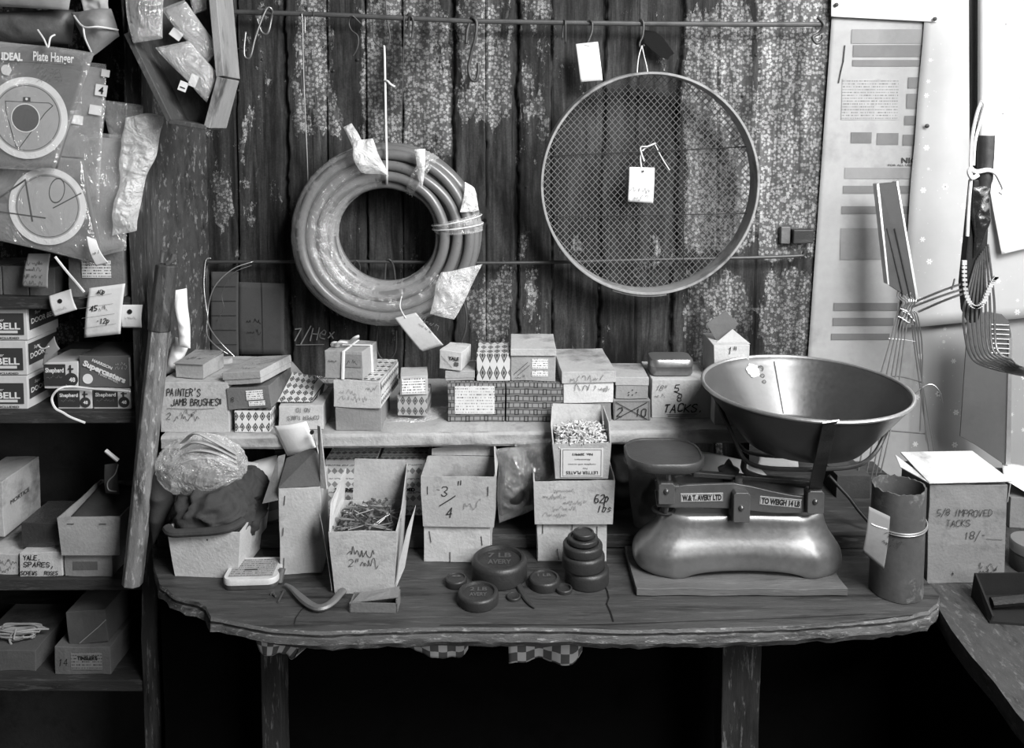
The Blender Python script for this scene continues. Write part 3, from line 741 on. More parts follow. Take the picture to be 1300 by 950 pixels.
wire('wire_hook', 'long open wire hook leaning at the left of the upper rail', [(326, 22), (332, 40), (340, 42), (345, 22), (345, 12, -.055), (338, 12, -.058), (325, 45, -.06), (318, 72, -.06), (311, 72, -.06), (310, 60, -.06), (312, 40, -.06)], .0022, galv)
wire('wire_hook', 'thin wire loop from the wooden tray to the long leaning hook', [(278, 18), (288, 28), (291, 45), (288, 60), (283, 68), (278, 62), (300, 62), (316, 61)], .0013)
wire('straight_wire', 'thin bright straight wire hanging from the rail beside the coil', [(387, 44), (387, 22), (383, 17, -.052), (384, 30, -.052), (386, 110), (390, 200), (391, 236)], .0013, galv)
wire('straight_wire', 'thin dark wavy wire hanging right of the bright straight wire', [(398, 20), (398, 16, -.052), (398, 60, -.05), (400, 120), (404, 160), (408, 202)], .0008, hookm)
wire('wire_hook', 'thin open hook on the rail left of the coil string', [(458, 30), (447, 20, -.052), (443, 28), (446, 38), (454, 45), (455, 55), (452, 65), (448, 71)], .0013)
wire('wire_hook', 'wide u shaped wire hook from which the hose coil hangs', [(474, 8), (473, 14), (474, 35), (474, 48), (478, 56), (486, 61), (492, 58), (495, 48), (493, 32), (490, 10), (489, -40)], .0016)
wire('s_hook', 'short dark hook right of the coil string on the rail', [(518, 36), (520, 22, -.052), (524, 24, -.054), (524, 40), (523, 48), (519, 48)], .0026)
wire('wire_hook', 'long thin wire with a small hooked end hanging above the coil', [(512, 20), (513, 24, -.052), (512, 80), (510, 150), (512, 164), (518, 158), (522, 146)], .0009)
wire('s_hook', 'large heavy s shaped hook right of the coil on the rail', [(592, 56), (593, 40), (597, 27), (600, 22, -.052), (605, 28, -.055), (604, 45, -.055), (599, 65, -.05), (595, 85), (598, 100), (604, 102), (607, 92), (607, 80)], .0036)
wire('s_hook', 'small straight hook on the rail left of the white tag', [(714, 50), (715, 30), (717, 26, -.052), (718, 32, -.054), (718, 55)], .002)
wire('s_hook', 'dark hook holding the blank white tag', [(744, 30), (749, 26, -.052), (752, 30, -.055), (751, 42, -.055), (746, 55, -.055), (748, 60, -.055), (752, 57, -.055)], .0022)
wire('s_hook', 'dark hook carrying the string of the round sieve', [(811, 30), (814, 25, -.052), (817, 30, -.055), (816, 45, -.055), (812, 55, -.055), (813, 60, -.055), (818, 57, -.058)], .0022)
r, f = tagcard('paper_tag', 'blank white paper tag on a hook left of the sieve', 'tag', [(731, 56), (759, 53), (765, 102), (737, 104)], -.062, paper(.85))
string('tie_string', 'loop', PP([(748, 60, -.058), (742, 57, -.064), (749, 58, -.066)]), .0008, parent=r)
# torn dark leather piece
mb = MB(); mb.prism(PP([(818, 38), (832, 40), (842, 48), (852, 62), (856, 68), (850, 72), (848, 76), (838, 72), (826, 62), (818, 54)], -.03), (0, .0015, 0))
tag(mb.build('leather_scrap', basic('leather', .012, .9, spec=.1)), 'torn dark scrap of leather on the rail beside the sieve hook', 'scrap')
# small torn wallpaper / dark hole patches are in the wall itself; lower rail
lr = empty('hanging_rail', P(640, 330, -.03), 'thin lower iron rail behind the sieve and coil with an upturned end', 'rail')
m = MB(); m.tube(smooth_path(PP([(236, 333), (450, 332), (640, 334), (820, 330), (960, 327), (1012, 325), (1020, 324), (1022, 318, -.03)], -.03)), .0036, 8); m.build('rod', iron(.07), lr, True)
m = MB(); m.tube(PP([(1022, 321, -.03), (1022, 319, .004)]), .003, 8); m.tube(PP([(640, 334, -.03), (640, 334, .004)]), .003, 8); m.tube(PP([(300, 333, -.03), (300, 333, .004)]), .003, 8); m.build('bracket', iron(.07), lr, True)
b = empty('door_latch', P(1008, 300, -.02), 'small iron latch bracket on the boards right of the sieve', 'bracket')
a, c = P(988, 308, 0), P(1000, 287, 0); m = MB(); m.box((a.x, -.018, a.z), (c.x, -.004, c.z), None, 2, .0005); m.build('plate', iron(.15), b, bevel=.001)
a, c = P(1001, 307, 0), P(1027, 290, 0); m = MB(); m.box((a.x, -.03, a.z), (c.x, -.004, c.z), None, 3, .002); m.build('catch', iron(.04), b, bevel=.002)
# hooks on the lower rail inside the coil opening and below it
for i, (pts, lab) in enumerate((([(432, 365), (432, 340), (437, 331, -.035), (443, 338), (444, 352)], 'thin hook on the lower rail at the left inside the coil'),
    ([(449, 368), (447, 345), (452, 331, -.035), (457, 338), (455, 350), (449, 345)], 'thin crossed hook on the lower rail seen through the coil'),
    ([(488, 372), (490, 335), (495, 330, -.035), (500, 340), (502, 365), (498, 378)], 'dark rounded hook on the lower rail at the right inside the coil'),
    ([(480, 410), (478, 440), (484, 455), (495, 455), (502, 445), (503, 420)], 'dark hook hanging below the coil behind the tied box'),
    ([(588, 380), (592, 400), (591, 420), (585, 436)], 'thin dark wire hanging right of the coil label'),
    ([(240, 335), (236, 350), (240, 375), (246, 400), (240, 402), (234, 398)], 'dark curved hook on the lower rail behind the wooden handle'),
    ([(252, 335), (250, 360), (258, 370), (262, 355), (256, 338)], 'dark twisted hook on the lower rail left of the bright wires'),
    ([(806, 333), (812, 332), (815, 345), (808, 352), (804, 345), (812, 340)], 'dark small hook on the lower rail behind the sieve'))):
    wire('s_hook', lab, pts, .0022 if i > 1 else .0015, Y=-.03)
wire('bright_wire', 'long looping bright wire falling from the lower rail to the small open box', [(268, 328, -.036), (261, 332, -.04), (259, 365, -.05), (263, 400, -.06), (263, 425, -.08), (275, 440, -.1), (290, 450, -.1)], .0012, metal(.6, .35), 'wire')
wire('bright_wire', 'curving bright wire springing right from the lower rail', [(322, 332, -.036), (295, 342, -.05), (272, 365, -.06), (264, 395, -.06), (266, 415, -.08), (280, 435, -.1), (300, 455, -.1)], .0012, metal(.6, .35), 'wire')
wire('bright_wire', 'thinner curving wire below the bright springing one', [(320, 337, -.036), (296, 347, -.05), (282, 372, -.05), (284, 392, -.05), (275, 408, -.05)], .0007, metal(.2, .5), 'wire')
# dark cards and charts pinned on the boards
r, f = tagcard('wall_chart', 'dark ruled card pinned to the boards behind the bright wires', 'card', [(268, 345), (303, 345), (303, 455), (268, 455)], -.012, basic('dark_card', .07, .8))
for k in range(6): line(f, [(.002, f.h * k / 6), (f.w - .002, f.h * k / 6)], .001, ink(.01))
r, f = tagcard('wall_chart', 'dark brown board card with faint marks right of the bright wires', 'card', [(303, 358), (361, 360), (361, 450), (303, 450)], -.012, basic('dark_card', .07, .8))
line(f, [(f.w * .55, .0), (f.w * .55, f.h)], .001, ink(.01)); scrawl(f, .02, f.h * .45, .03, .009, ink(.01), seed=3); scrawl(f, .02, f.h * .3, .03, .008, ink(.01), seed=5)
wf = Fr(P(370, 438, -.0035), (1, 0, 0), (0, 0, 1), WALL); wf.p = None
def onwall(o, lab): tag(o, lab, 'chalk writing'); return o
onwall(hand(Fr(P(372, 432, -.0045), (1, 0, .04), (0, 0, 1), None), '7/Hex', 0, 0, .026, basic('chalk', .28, .9), slant=.25, name='chalk_writing', width=.095), 'faint chalk writing on the dark boards below the coil')
onwall(line(Fr(P(376, 438, -.0045), (1, 0, 0), (0, 0, 1), None), [(0, 0), (.06, .001)], .0014, basic('chalk', .28, .9), 'chalk_line'), 'short chalk underline on the boards below the coil')
# nails and knots in the boards
for k, (px, py) in enumerate(((333, 76), (303, 115), (454, 76), (559, 78), (642, 72), (668, 72), (693, 66), (1037, 75), (960, 70), (943, 122), (552, 203), (1028, 238), (1006, 236), (423, 90), (668, 238))):
    o = MB().lathe([(.0001, 0), (.0035, .0005), (.003, .003), (.0005, .0042)], (0, 0, 0), 8, Matrix.Translation(P(px, py, 0) + V((0, .001, 0))) @ Matrix.Rotation(R(90), 4, 'X')).build('nail', iron(.03), None, True)
    tag(o, 'small dark nail head in the wall boards', 'nail', 'nail heads in the wall boards')

# ------------------------------------------------------------------ SIEVE
SC = P(825.5, 235, -.105); SR = .5 * (P(965, 235, -.105).x - P(686.5, 235, -.105).x)
sv = empty('garden_sieve', SC - V((0, 0, SR)), 'large round wooden rimmed wire sieve hanging from the upper rail', 'sieve')
MS = Matrix.Translation(SC) @ Matrix.Rotation(R(90) + R(2.0), 4, 'X') @ Matrix.Scale(1.025, 4, (0, 1, 0))
m = MB(); m.lathe([(SR - .0055, 0), (SR - .0045, .0015), (SR - .001, .0015), (SR, 0), (SR + .001, -.055), (SR - .004, -.056), (SR - .0045, -.054), (SR - .0055, 0)], (0, 0, 0), 120, MS, cap=False)
m.build('rim', wood('bent_rim_wood', .3, (3, 3, 3), .5, .5, 0, 8, .3), sv, True)
m = MB(); a0 = -1.9
m.grid(lambda a, b: MS @ V(((SR + .0025) * cos(a0 + a * .5), (SR + .0025) * sin(a0 + a * .5), -.004 - .048 * b)), 16, 1); m.build('rim_overlap', wood('bent_rim_wood', .3), sv, solid=.003)
m = MB(); Rm = SR - .005; sp = .0096; nW = int(2 * Rm / sp)
for sgn in (1, -1):
    ang = R(47) * sgn; d = V((cos(ang), sin(ang), 0)); nn = V((-sin(ang), cos(ang), 0))
    for i in range(nW + 1):
        o = -Rm + i * sp + sp * .5
        if abs(o) >= Rm: continue
        h = math.sqrt(Rm * Rm - o * o); k = max(2, int(2 * h / .04)); pts = []
        for j in range(k + 1):
            t = -h + 2 * h * j / k; q = d * t + nn * (o + noise.noise(V((t * 14, o * 9, sgn))) * .0014); pts.append(MS @ V((q.x, q.y, -.047 + sgn * .0007 - .006 * (1 - (q.length / Rm) ** 2))))
        m.tube(pts, .0006, 4)
m.build('wire_mesh', basic('mesh_wire', .26, .5, .3, .2), sv)
m = MB()
for (p0, p1) in (((700, 198), (955, 186)), ((705, 275), (955, 271)), ((866, 140), (868, 355))):
    q0 = P(p0[0], p0[1], -.063); q1 = P(p1[0], p1[1], -.063); m2 = MB(); m2.tube([q0, q1], .0012, 5); m2.build('support_wire', iron(.04), sv)
string('s', '', PP([(815, 58, -.058), (811, 72, -.07), (809, 90, -.08), (810, 97, -.095)]), .0011, parent=sv).name = 'hanging_string'
string('s', '', PP([(815, 58, -.058), (818, 72, -.07), (821, 84, -.08), (823, 97, -.095)]), .0011, parent=sv).name = 'hanging_string'
r, f = tagcard('price_tag', 'white price tag with writing tied to the sieve mesh', 'tag', [(799, 212), (831, 213), (829, 258), (797, 256)], -.066, paper(.8))
scrawl(f, .004, f.h * .32, f.w * .8, .008, ink(.2), .001, 4); scrawl(f, .012, f.h * .1, f.w * .55, .008, ink(.2), .001, 9)
string('s', '', PP([(815, 217, -.068), (813, 200, -.062), (817, 190, -.06), (827, 184, -.062), (832, 182, -.06), (822, 186, -.066), (813, 188, -.062), (818, 205, -.067)]), .0016, parent=r).name = 'tie_string'
string('s', '', PP([(832, 184, -.06), (840, 200, -.06), (850, 216, -.062)]), .0012, parent=r).name = 'tie_string'
disc(f, f.w * .5, f.h * .9, .0022, ink(.03), name='eyelet')
# ------------------------------------------------------------------ HOSE COIL
HC = P(491, 298, -.085); hR = .5 * (P(612, 298, -.085).x - P(369, 298, -.085).x); hr = .049; hm = hR - hr
hc = empty('hose_coil', HC - V((0, 0, hR)), 'coil of thick garden hose partly wrapped in clear film hanging on white string', 'hose')
hosem = basic('hose_rubber', .15, .3, 0, .15, 20, .2, .1, .6)
m = MB(); rh = .0104; cs = []
for row, (dy, cnt) in enumerate(((-.031, 3), (-.014, 4), (.004, 4), (.021, 4), (.036, 3))):
    for k in range(cnt):
        cs.append(((k - (cnt - 1) / 2) * .0232, dy))
for k, (dr, dy) in enumerate(cs):
    pts = []
    for i in range(96):
        a = 2 * pi * i / 96; w = noise.noise(V((cos(a) * 1.5, sin(a) * 1.5, k * 2.3))) * .004
        rr = hm + dr + w; sq = 1 - .03 * abs(sin(a)); pts.append(HC + V((rr * cos(a) * 1.0, dy + w * .5, rr * sin(a) * sq)))
    m.tube(pts, rh, 12, True)
m.build('hose', hosem, hc, True, angle=0)
def filmshell(a0, a1, name, rad=.05, amp=.003, nu=140, seed=0, op=None, squash=1.0, wr=34):
    mb = MB()
    def fn(a, b):
        t = a0 + (a1 - a0) * a; ph = 2 * pi * b
        wv = abs(noise.noise(V((t * wr + seed, sin(ph) * .8 + cos(ph), cos(ph) * .9)))) * amp * 2 + noise.noise(V((t * 7, sin(ph) * 2, cos(ph) * 2 + seed))) * amp
        e = 1 - .06 * (a > .97) - .06 * (a < .03); r_ = rad * e + wv; rr = hm + r_ * cos(ph) * .96
        return HC + V((rr * cos(t), -r_ * sin(ph) * squash, rr * sin(t) * (1 - .03 * abs(sin(t)))))
    mb.grid(fn, nu, 36); return mb.build(name, op or film('wrap_film', .8, .12, .16, .5, 26), hc, True, angle=0)
filmshell(R(92), R(325), 'film_wrap', .0485, .0016, 200)
filmshell(R(56), R(66), 'film_band', .049, .004, 20, 5)
filmshell(R(2), R(14), 'film_band', .049, .005, 24, 8)
m = MB()
for t in (R(12), R(7)):
    m.tube([HC + V(((hm + .052 * cos(p)) * cos(t), -.052 * sin(p), (hm + .052 * cos(p)) * sin(t))) for p in np.linspace(0, 2 * pi, 30)[:-1]], .0013, 6, True)
m.build('tie_string', basic('string_white', .7, .9), hc, True)
flm = film('loose_film', .85, .34, .2, .9, 22)
pad('film_tail', flm, hc, P(560, 345, -.15), P(612, 335, -.13), P(578, 405, -.14), P(545, 400, -.15), .012, .008, 30, seed=1)
kn = film('film_knot', .9, .6, .25, 1.0, 30)
pad('film_knot', kn, hc, P(448, 182, -.13), P(474, 172, -.15), P(493, 225, -.15), P(458, 218, -.15), .022, .012, 30, seed=3)
pad('film_knot', kn, hc, P(436, 160, -.12), P(446, 156, -.12), P(462, 186, -.13), P(450, 192, -.13), .01, .005, 40, seed=4)
pad('film_knot', kn, hc, P(527, 190, -.15), P(540, 190, -.14), P(536, 240, -.15), P(530, 225, -.15), .01, .006, 40, seed=6)
pad('film_knot', kn, hc, P(590, 232, -.12), P(602, 240, -.11), P(608, 268, -.12), P(585, 270, -.14), .008, .006, 40, seed=7)
m = MB(); m.tube(smooth_path(PP([(487, 61, -.05), (488, 62, -.056), (489, 105, -.08), (490, 160, -.12), (491, 200, -.139), (491, 222, -.137), (491, 232, -.115), (491, 236, -.085)])), .0022, 6)
m.tube(smooth_path(PP([(488, 102, -.08), (492, 103, -.085), (496, 107, -.085), (501, 110, -.08)])), .0022, 6); m.build('hanging_string', basic('string_white', .7, .9), hc, True)
r, f = tagcard('price_tag', 'manila price label tied under the hose coil', 'tag', [(501, 404), (528, 397), (563, 438), (535, 447)], -.15, paper(.5))
f2 = Fr(f.O + f.V * .03 + f.U * .012, f.U * .6 - f.V * .8, f.V * .6 + f.U * .8, r)
f2.O = f.O + f.V * f.h * .75 + f.U * .006; scrawl(f2, .004, .012, .045, .008, ink(.25), .001, 12); scrawl(f2, .012, .0, .03, .007, ink(.25), .001, 13)
string('s', '', PP([(515, 404, -.153), (508, 390, -.145), (510, 376, -.14)]), .001, parent=r).name = 'tie_string'

# ================================================================== RACK GOODS
def brand_box(label, q, z, Yf, d, frame, side=True, grp='door bell boxes stacked on the rack'):
    c = Carton('box', label, 'box', q, z=z, Y=Yf, d=d, mat=basic('white_box_card', .62, .6, 0, .1, 20, .2), group=grp)
    f = c.fr(); w, h = c.w, c.h; dk = basic('box_red_print', .05, .55, 0, .1, 20, .1)
    panel(f, .004, h * .16, w - .006, h * .8, dk)
    prnt(f, 'Super', w * .52, h * .56, h * .09, paper(), shear=.3)
    prnt(f, 'DOOR BELL', w * .02, h * .33, h * .19, paper(), width=w * .88, bold=.03)
    panel(f, w * .1, h * .21, w * .86, h * .29, paper(.7), 'printed_bar', .0006)
    prnt(f, 'TRANSFORMERS INCLUDED', w * .04, h * .04, h * .06, ink(), width=w * .84, bold=.02)
    f = c.fr('right'); panel(f, .004, h * .28, d * .96, h * .9, dk); prnt(f, 'Super', d * .2, h * .7, h * .09, paper(), shear=.3); prnt(f, 'DOOR BELL', d * .08, h * .45, h * .15, paper(), width=d * .8, bold=.02)
    return c
za = ZS[1]; ys = RY + .02
for k, (yb, yt, xx) in enumerate(((521, 478, 36), (478, 433, 35), (433, 389, 36))):
    c = brand_box(('lowest', 'middle', 'topmost')[k] + ' of the three white door bell boxes on the rack shelf', (-52, xx, yb, yt), za, ys, .1, None); za = c.z1 + .0015
za = ZS[1]
dkb = basic('blue_box_print', .045, .5, 0, .15, 20, .1)
def shep(label, q, z, d=.09, n=''):
    c = Carton('caster_box', label, 'box', q, z=z, Y=ys + .0, d=d, mat=basic('white_box_card', .62, .6, 0, .1, 20, .2), group='small dark caster boxes'); f = c.fr(); w, h = c.w, c.h
    panel(f, w * .02, h * .1, w * .66, h * .93, dkb); prnt(f, 'Shepherd', w * .07, h * .62, h * .17, paper(), width=w * .54, bold=.03)
    disc(f, w * .82, h * .34, h * .26, dkb); prnt(f, '48', w * .76, h * .26, h * .16, paper(), bold=.03); m = MB(); panel(f, w * .78, h * .6, w * .83, h * .9, dkb, e=.0005); panel(f, w * .74, h * .72, w * .9, h * .78, dkb, e=.0006)
    scrawl(f, w * .1, h * .4, w * .45, h * .1, paper(.3), h * .03, 6)
    return c
c1 = shep('dark caster box at the bottom left, nearest the looped string', (74, 117, 521, 494), za)
c2 = shep('dark caster box at the bottom right beside the rack post', (119, 167, 521, 493), za)
c3 = shep('dark caster box on top at the left, beside the bell boxes', (56, 99, 489, 460), c1.z1 + .0015)
c = Carton('caster_box', 'larger grey caster box with slanted lettering, on top of the stack by the rack post', 'box', (101, 168, 491, 452), z=c2.z1 + .0015, Y=ys, d=.1, mat=basic('grey_print_card', .13, .5, 0, .12, 20, .15)); f = c.fr(); w, h = c.w, c.h
prnt(f, 'Supercasters', w * .08, h * .72, h * .17, paper(), width=w * .86, bold=.05, rot=-.42); prnt(f, 'HARRISON', w * .26, h * .84, h * .09, paper(), width=w * .4, bold=.03, rot=-.42)
disc(f, w * .17, h * .28, h * .16, paper()); prnt(f, 'TWIN WHEEL', w * .36, h * .42, h * .07, paper(), width=w * .42, rot=-.42); scrawl(f, w * .7, h * .72, w * .22, h * .1, paper(.6), h * .02, 3); scrawl(f, w * .7, h * .58, w * .22, h * .1, paper(.6), h * .02, 4); panel(f, w * .955, .003, w * .99, h * .96, paper(.5))
c = Carton('box', 'dark closed box lying behind the small caster boxes', 'box', (70, 118, 462, 447), z=c.z1 - .03, Y=ys + .105, d=.08, mat=card(.18))
string('cord', 'thick twisted white cord lying over the caster boxes and the shelf edge', PP([(165, 497, RY - .005), (120, 494, RY + .008), (90, 491, RY + .008), (75, 494, RY - .01), (66, 505, RY - .01), (70, 518, RY - .012), (80, 524, RY - .012), (90, 530, RY - .014), (108, 537, RY - .014)]), .0021, cat='cord')
r, f = tagcard('price_tag', 'manila tag with faint writing leaning beside the topmost bell boxes', 'tag', [(60, 437), (69, 427), (76, 443), (54, 464)], RY + .0, paper(.25)); scrawl(f, .004, .01, .02, .006, ink(.05), .0008, 3)
string('s', '', PP([(48, 438, RY + .01), (54, 443, RY), (62, 440, RY - .003)]), .0014, parent=r).name = 'tie_string'
# shelf above: small brown boxes
for k, (x0, x1, yt) in enumerate(((-30, 2, 338), (4, 36, 338), (38, 70, 340))):
    Carton('box', ('brown box at the left edge of the upper rack shelf', 'middle brown box on the upper rack shelf left of the manila tag', 'brown box behind the hanging manila tag on the upper rack shelf')[k], 'box', (x0, x1, 374, yt), z=ZS[0], Y=RY + .02, d=.1, mat=card(.15), group='brown boxes on the upper rack shelf')
r, f = tagcard('price_tag', 'hanging manila tag with writing in front of the brown boxes', 'tag', [(36, 322), (64, 322), (61, 366), (28, 364)], RY - .012, paper(.3))
for k in range(4): scrawl(f, .006, f.h * (.1 + .2 * k), f.w * .7, .006, ink(.05), .001, 20 + k)
c = Carton('box', 'grey carton with a white printed label standing under the hanging bags', 'box', (88, 158, 374, 302), z=ZS[0], Y=RY + .005, d=.1, mat=card(.2)); f = c.fr(); panel(f, c.w * .25, c.h * .33, c.w * .78, c.h * .62, smallprint(.7, .05, .005)); prnt(f, 'DEW', c.w * .33, c.h * .53, .005, ink())
r, f = tagcard('price_tag', 'small square white tag with a nail hole on the upper rack shelf edge', 'tag', [(62, 376), (90, 367), (98, 393), (69, 402)], RY - .006, paper(.75)); disc(f, f.w * .5, f.h * .62, .004, ink(.02)); scrawl(f, .008, f.h * .2, .02, .004, ink(.4), .0006, 2)
r, f = tagcard('price_tag', 'long white price list tag with 45 written on it hanging from the rack', 'tag', [(113, 366), (159, 360), (153, 424), (107, 429)], RY - .012, paper(.7))
hand(f, '40p', f.w * .55, f.h * .84, .007, ink(.02), .0014, slant=.3); hand(f, '45', f.w * .3, f.h * .52, .009, ink(.02), .0018, slant=.3); scrawl(f, f.w * .55, f.h * .53, .014, .006, ink(), .0014, 8); hand(f, '-12p', f.w * .42, f.h * .26, .008, ink(.02), .0015, slant=.3)
for k in range(4): line(f, [(.003, f.h * (.2 + .2 * k)), (f.w - .003, f.h * (.2 + .2 * k) + .002)], .0005, ink(.2), 'ruled_line', .0003)
r, f = tagcard('price_tag', 'square white tag nailed to the rack post beside the price list', 'tag', [(154, 387), (181, 387), (180, 416), (154, 416)], RY - .008, paper(.75)); disc(f, f.w * .5, f.h * .72, .0042, ink(.02)); scrawl(f, .008, f.h * .4, .02, .004, ink(.4), .0006, 2); panel(f, 0, f.h * .6, f.w * .1, f.h * .95, ink(.05))
# lower shelves
z2 = ZS[2]
c = Carton('box', 'white box at the left edge above the writing covered boxes', 'box', (-40, 5, 668, 612), z=z2 + .055, Y=RY + .05, d=.12, mat=card(.55)); f = c.fr('right'); prnt(f, 'MORTICE', .02, c.h * .5, .008, ink(), width=.06)
cA = Carton('box', 'white box with faint writing at the left edge beside the spares box', 'box', (-40, 24, 735, 703), z=z2, Y=RY + .02, d=.14, mat=card(.6)); f = cA.fr(); scrawl(f, cA.w * .5, cA.h * .55, .05, .008, ink(.2), .001, 7); scrawl(f, cA.w * .5, cA.h * .2, .04, .008, ink(.2), .001, 8)
c = Carton('box', 'white box lettered YALE SPARES with screws and roses on the rack shelf', 'box', (26, 80, 735, 702), z=z2, Y=RY + .012, d=.15, mat=card(.62)); f = c.fr()
hand(f, 'YALE.', c.w * .1, c.h * .72, .0085, ink(), .0016); hand(f, 'SPARES,', c.w * .1, c.h * .43, .0085, ink(), .0016, width=c.w * .74); hand(f, 'SCREWS & ROSES', c.w * .03, c.h * .1, .0065, ink(), .0013, width=c.w * .92)
sp_ = Carton('parcel', 'dark glossy wrapped packet lying on top of the spares box', 'parcel', (28, 78, 700, 664), z=c.z1 + .0015, Y=RY + .03, d=.09, mat=basic('glossy_dark_wrap', .05, .25, 0, .4, 20, .2, .8, .6))
cB = Carton('box', 'grey brown box with a dark patch under the open tray', 'box', (83, 143, 737, 702), z=z2, Y=RY + .012, d=.11, mat=card(.3)); f = cB.fr(); panel(f, cB.w * .18, cB.h * .3, cB.w * .7, cB.h * .65, card(.13), 'tape_patch')
cC = Carton('open_box', 'open speckled cardboard tray box on the rack shelf by the post', 'box', (78, 152, 697, 656), z=cB.z1 + .0015, Y=RY + .0, d=.15, mat=card(.42), op=True, taper=.06, wall=.0025); cC.staples([(.2, .85, 1.57, .012), (.75, .85, 1.57, .012)])
q = cC; m = MB(); m.grid(lambda a, b: q.M @ V(((a - .5) * q.w * .96, .006 + b * (q.d - .012), q.h * (.75 + .2 * b) + .004 * sin(a * 9))), 12, 8); o = m.build('dark_paper', basic('dark_lining', .08, .7), None, True, solid=.001); tag(o, 'dark paper parcel filling the open tray box', 'paper')
r, f = tagcard('paper_tag', 'dim paper tag hanging from string behind the open tray box', 'tag', [(133, 590), (150, 588), (152, 628), (134, 626)], RY + .08, paper(.15)); string('s', '', PP([(150, 590, RY + .07), (146, 602, RY + .07), (137, 612, RY + .07), (138, 622, RY + .07), (148, 624, RY + .07)]), .0012, parent=r).name = 'tie_string'
string('paper_twist', 'white twist of paper hanging under the rack shelf edge', PP([(134, 572, RY + .02), (140, 577, RY + .02), (150, 585, RY + .02)]), .0035, cat='paper')
z3 = ZS[3]
cD = Carton('box', 'dark carton with a printed maker label on the lowest rack shelf', 'box', (70, 141, 862, 822), z=z3, Y=RY + .02, d=.14, mat=card(.16)); f = cD.fr(); panel(f, cD.w * .3, cD.h * .2, cD.w * .86, cD.h * .82, smallprint(.22, .05, .006), 'label_sticker'); prnt(f, "TINSLER'S", cD.w * .42, cD.h * .56, .007, ink(.01), width=cD.w * .36, bold=.04, e=.001); hand(f, '14', cD.w * .08, cD.h * .35, .012, ink(.02))
cE = Carton('parcel', 'dark tied parcel on top of the carton on the lowest rack shelf', 'parcel', (88, 138, 818, 776), z=cD.z1 + .0015, Y=RY + .03, d=.09, roll=-4, mat=basic('dark_parcel', .09, .6, 0, .4)); f = cE.fr(); m = MB(); m.tube([f.at(.02, .002), f.at(cE.w * .8, cE.h * .5), f.at(cE.w, cE.h * .7)], .001, 5); m.build('string', paper(.3), cE.root)
cF = Carton('box', 'dark box under the bundle of string on the lowest rack shelf', 'box', (-40, 46, 862, 826), z=z3, Y=RY + .03, d=.15, mat=card(.12))
m = MB(); z4 = cF.z1 + .004; pc = P(22, 825, RY + .06)
rr = random.Random(4)
for k in range(9): m.tube(smooth_path([V((pc.x + (.03 + .004 * k * rr.random()) * cos(a), pc.y + .012 * sin(a) + .01 * rr.random(), z4 + .002 * k + .006 * abs(sin(a)) * rr.random())) for a in np.linspace(0, 2 * pi, 9)[:-1]], 3), .0018, 5, True)
m.tube(smooth_path(PP([(20, 826, RY + .05), (12, 812, RY + .05), (20, 800, RY + .05), (18, 812, RY + .045), (30, 808, RY + .045)])), .0018, 5)
tag(m.build('string_bundle', basic('string_grey', .35, .9), None, True), 'bundle of pale string lying on the dark box at the lower left', 'string')
# ------------------------------------------------------------------ leaning handle
hd = empty('tool_shaft', G(172, 735, BZ), 'long thick worn timber handle leaning against the rack post', 'handle')
a = P(168, 742, -.39); b = P(212, 336, -.36); ax = (b - a).normalized(); sx = ax.cross(V((0, 1, 0))).normalized() * -1
if sx.x < 0: sx = -sx
sy_ = ax.cross(sx).normalized()
def shaft(mb, t0, t1, w0, w1, n=16):
    L = (b - a).length; vs = []; fs = []
    oct_ = [(1, .45), (.45, 1), (-.45, 1), (-1, .45), (-1, -.45), (-.45, -1), (.45, -1), (1, -.45)]
    for i in range(n + 1):
        t = t0 + (t1 - t0) * i / n; w = w0 + (w1 - w0) * i / n; c = a + ax * L * t
        for (p, q_) in oct_:
            k = 1 + noise.noise(V((t * 14, p, q_))) * .07; vs.append(c + sx * w * p * k + sy_ * w * q_ * k)
    for i in range(n):
        for k in range(8): fs.append([i * 8 + k, i * 8 + (k + 1) % 8, (i + 1) * 8 + (k + 1) % 8, (i + 1) * 8 + k])
    fs.append(list(range(8))[::-1]); fs.append([n * 8 + k for k in range(8)]); mb.add(vs, fs)
m = MB(); shaft(m, 0, .8, .0155, .0165); m.build('shaft', wood('worn_handle_wood', .17, (9, 9, 2), .8, .6, .35, 9), hd, bevel=.002)
m = MB(); shaft(m, .795, 1.0, .0185, .0165, 6); m.build('sleeve', wood('dark_sleeve', .06, (9, 9, 2), .6, .5, .2, 9), hd, bevel=.002)
m = MB(); m.tube(smooth_path(PP([(205, 333, -.36), (206, 322, -.36), (208, 318, -.36)])), [.004] * 11, 7); m.tube(smooth_path(PP([(212, 335, -.36), (218, 330, -.36), (221, 322, -.36)])), [.005] * 11, 7); m.build('metal_claw', iron(.12), hd, True)
# papers behind the handle
r, f = tagcard('paper_sign', 'white paper with bold black marks half hidden behind the leaning handle', 'paper', [(181, 378), (197, 366), (200, 428), (186, 430)], -.315, paper(.8), Ys=[-.32, -.30, -.30, -.32]); hand(f, '0', .006, .02, .02, ink(), .003); disc(f, .012, .065, .004, ink())
pp = pad('white_paper_bag', paper(.8), None, P(218, 372, -.28), P(235, 367, -.27), P(242, 440, -.27), P(226, 438, -.28), .012, .009, 22, seed=5); tag(pp, 'crumpled white paper bag sticking up behind the leaning handle', 'paper bag')
pp = pad('white_paper_bag', paper(.7), None, P(222, 428, -.25), P(241, 436, -.24), P(226, 470, -.25), P(208, 476, -.26), .016, .006, 22, seed=8); tag(pp, 'rolled end of white paper resting on the left of the painters box', 'paper')

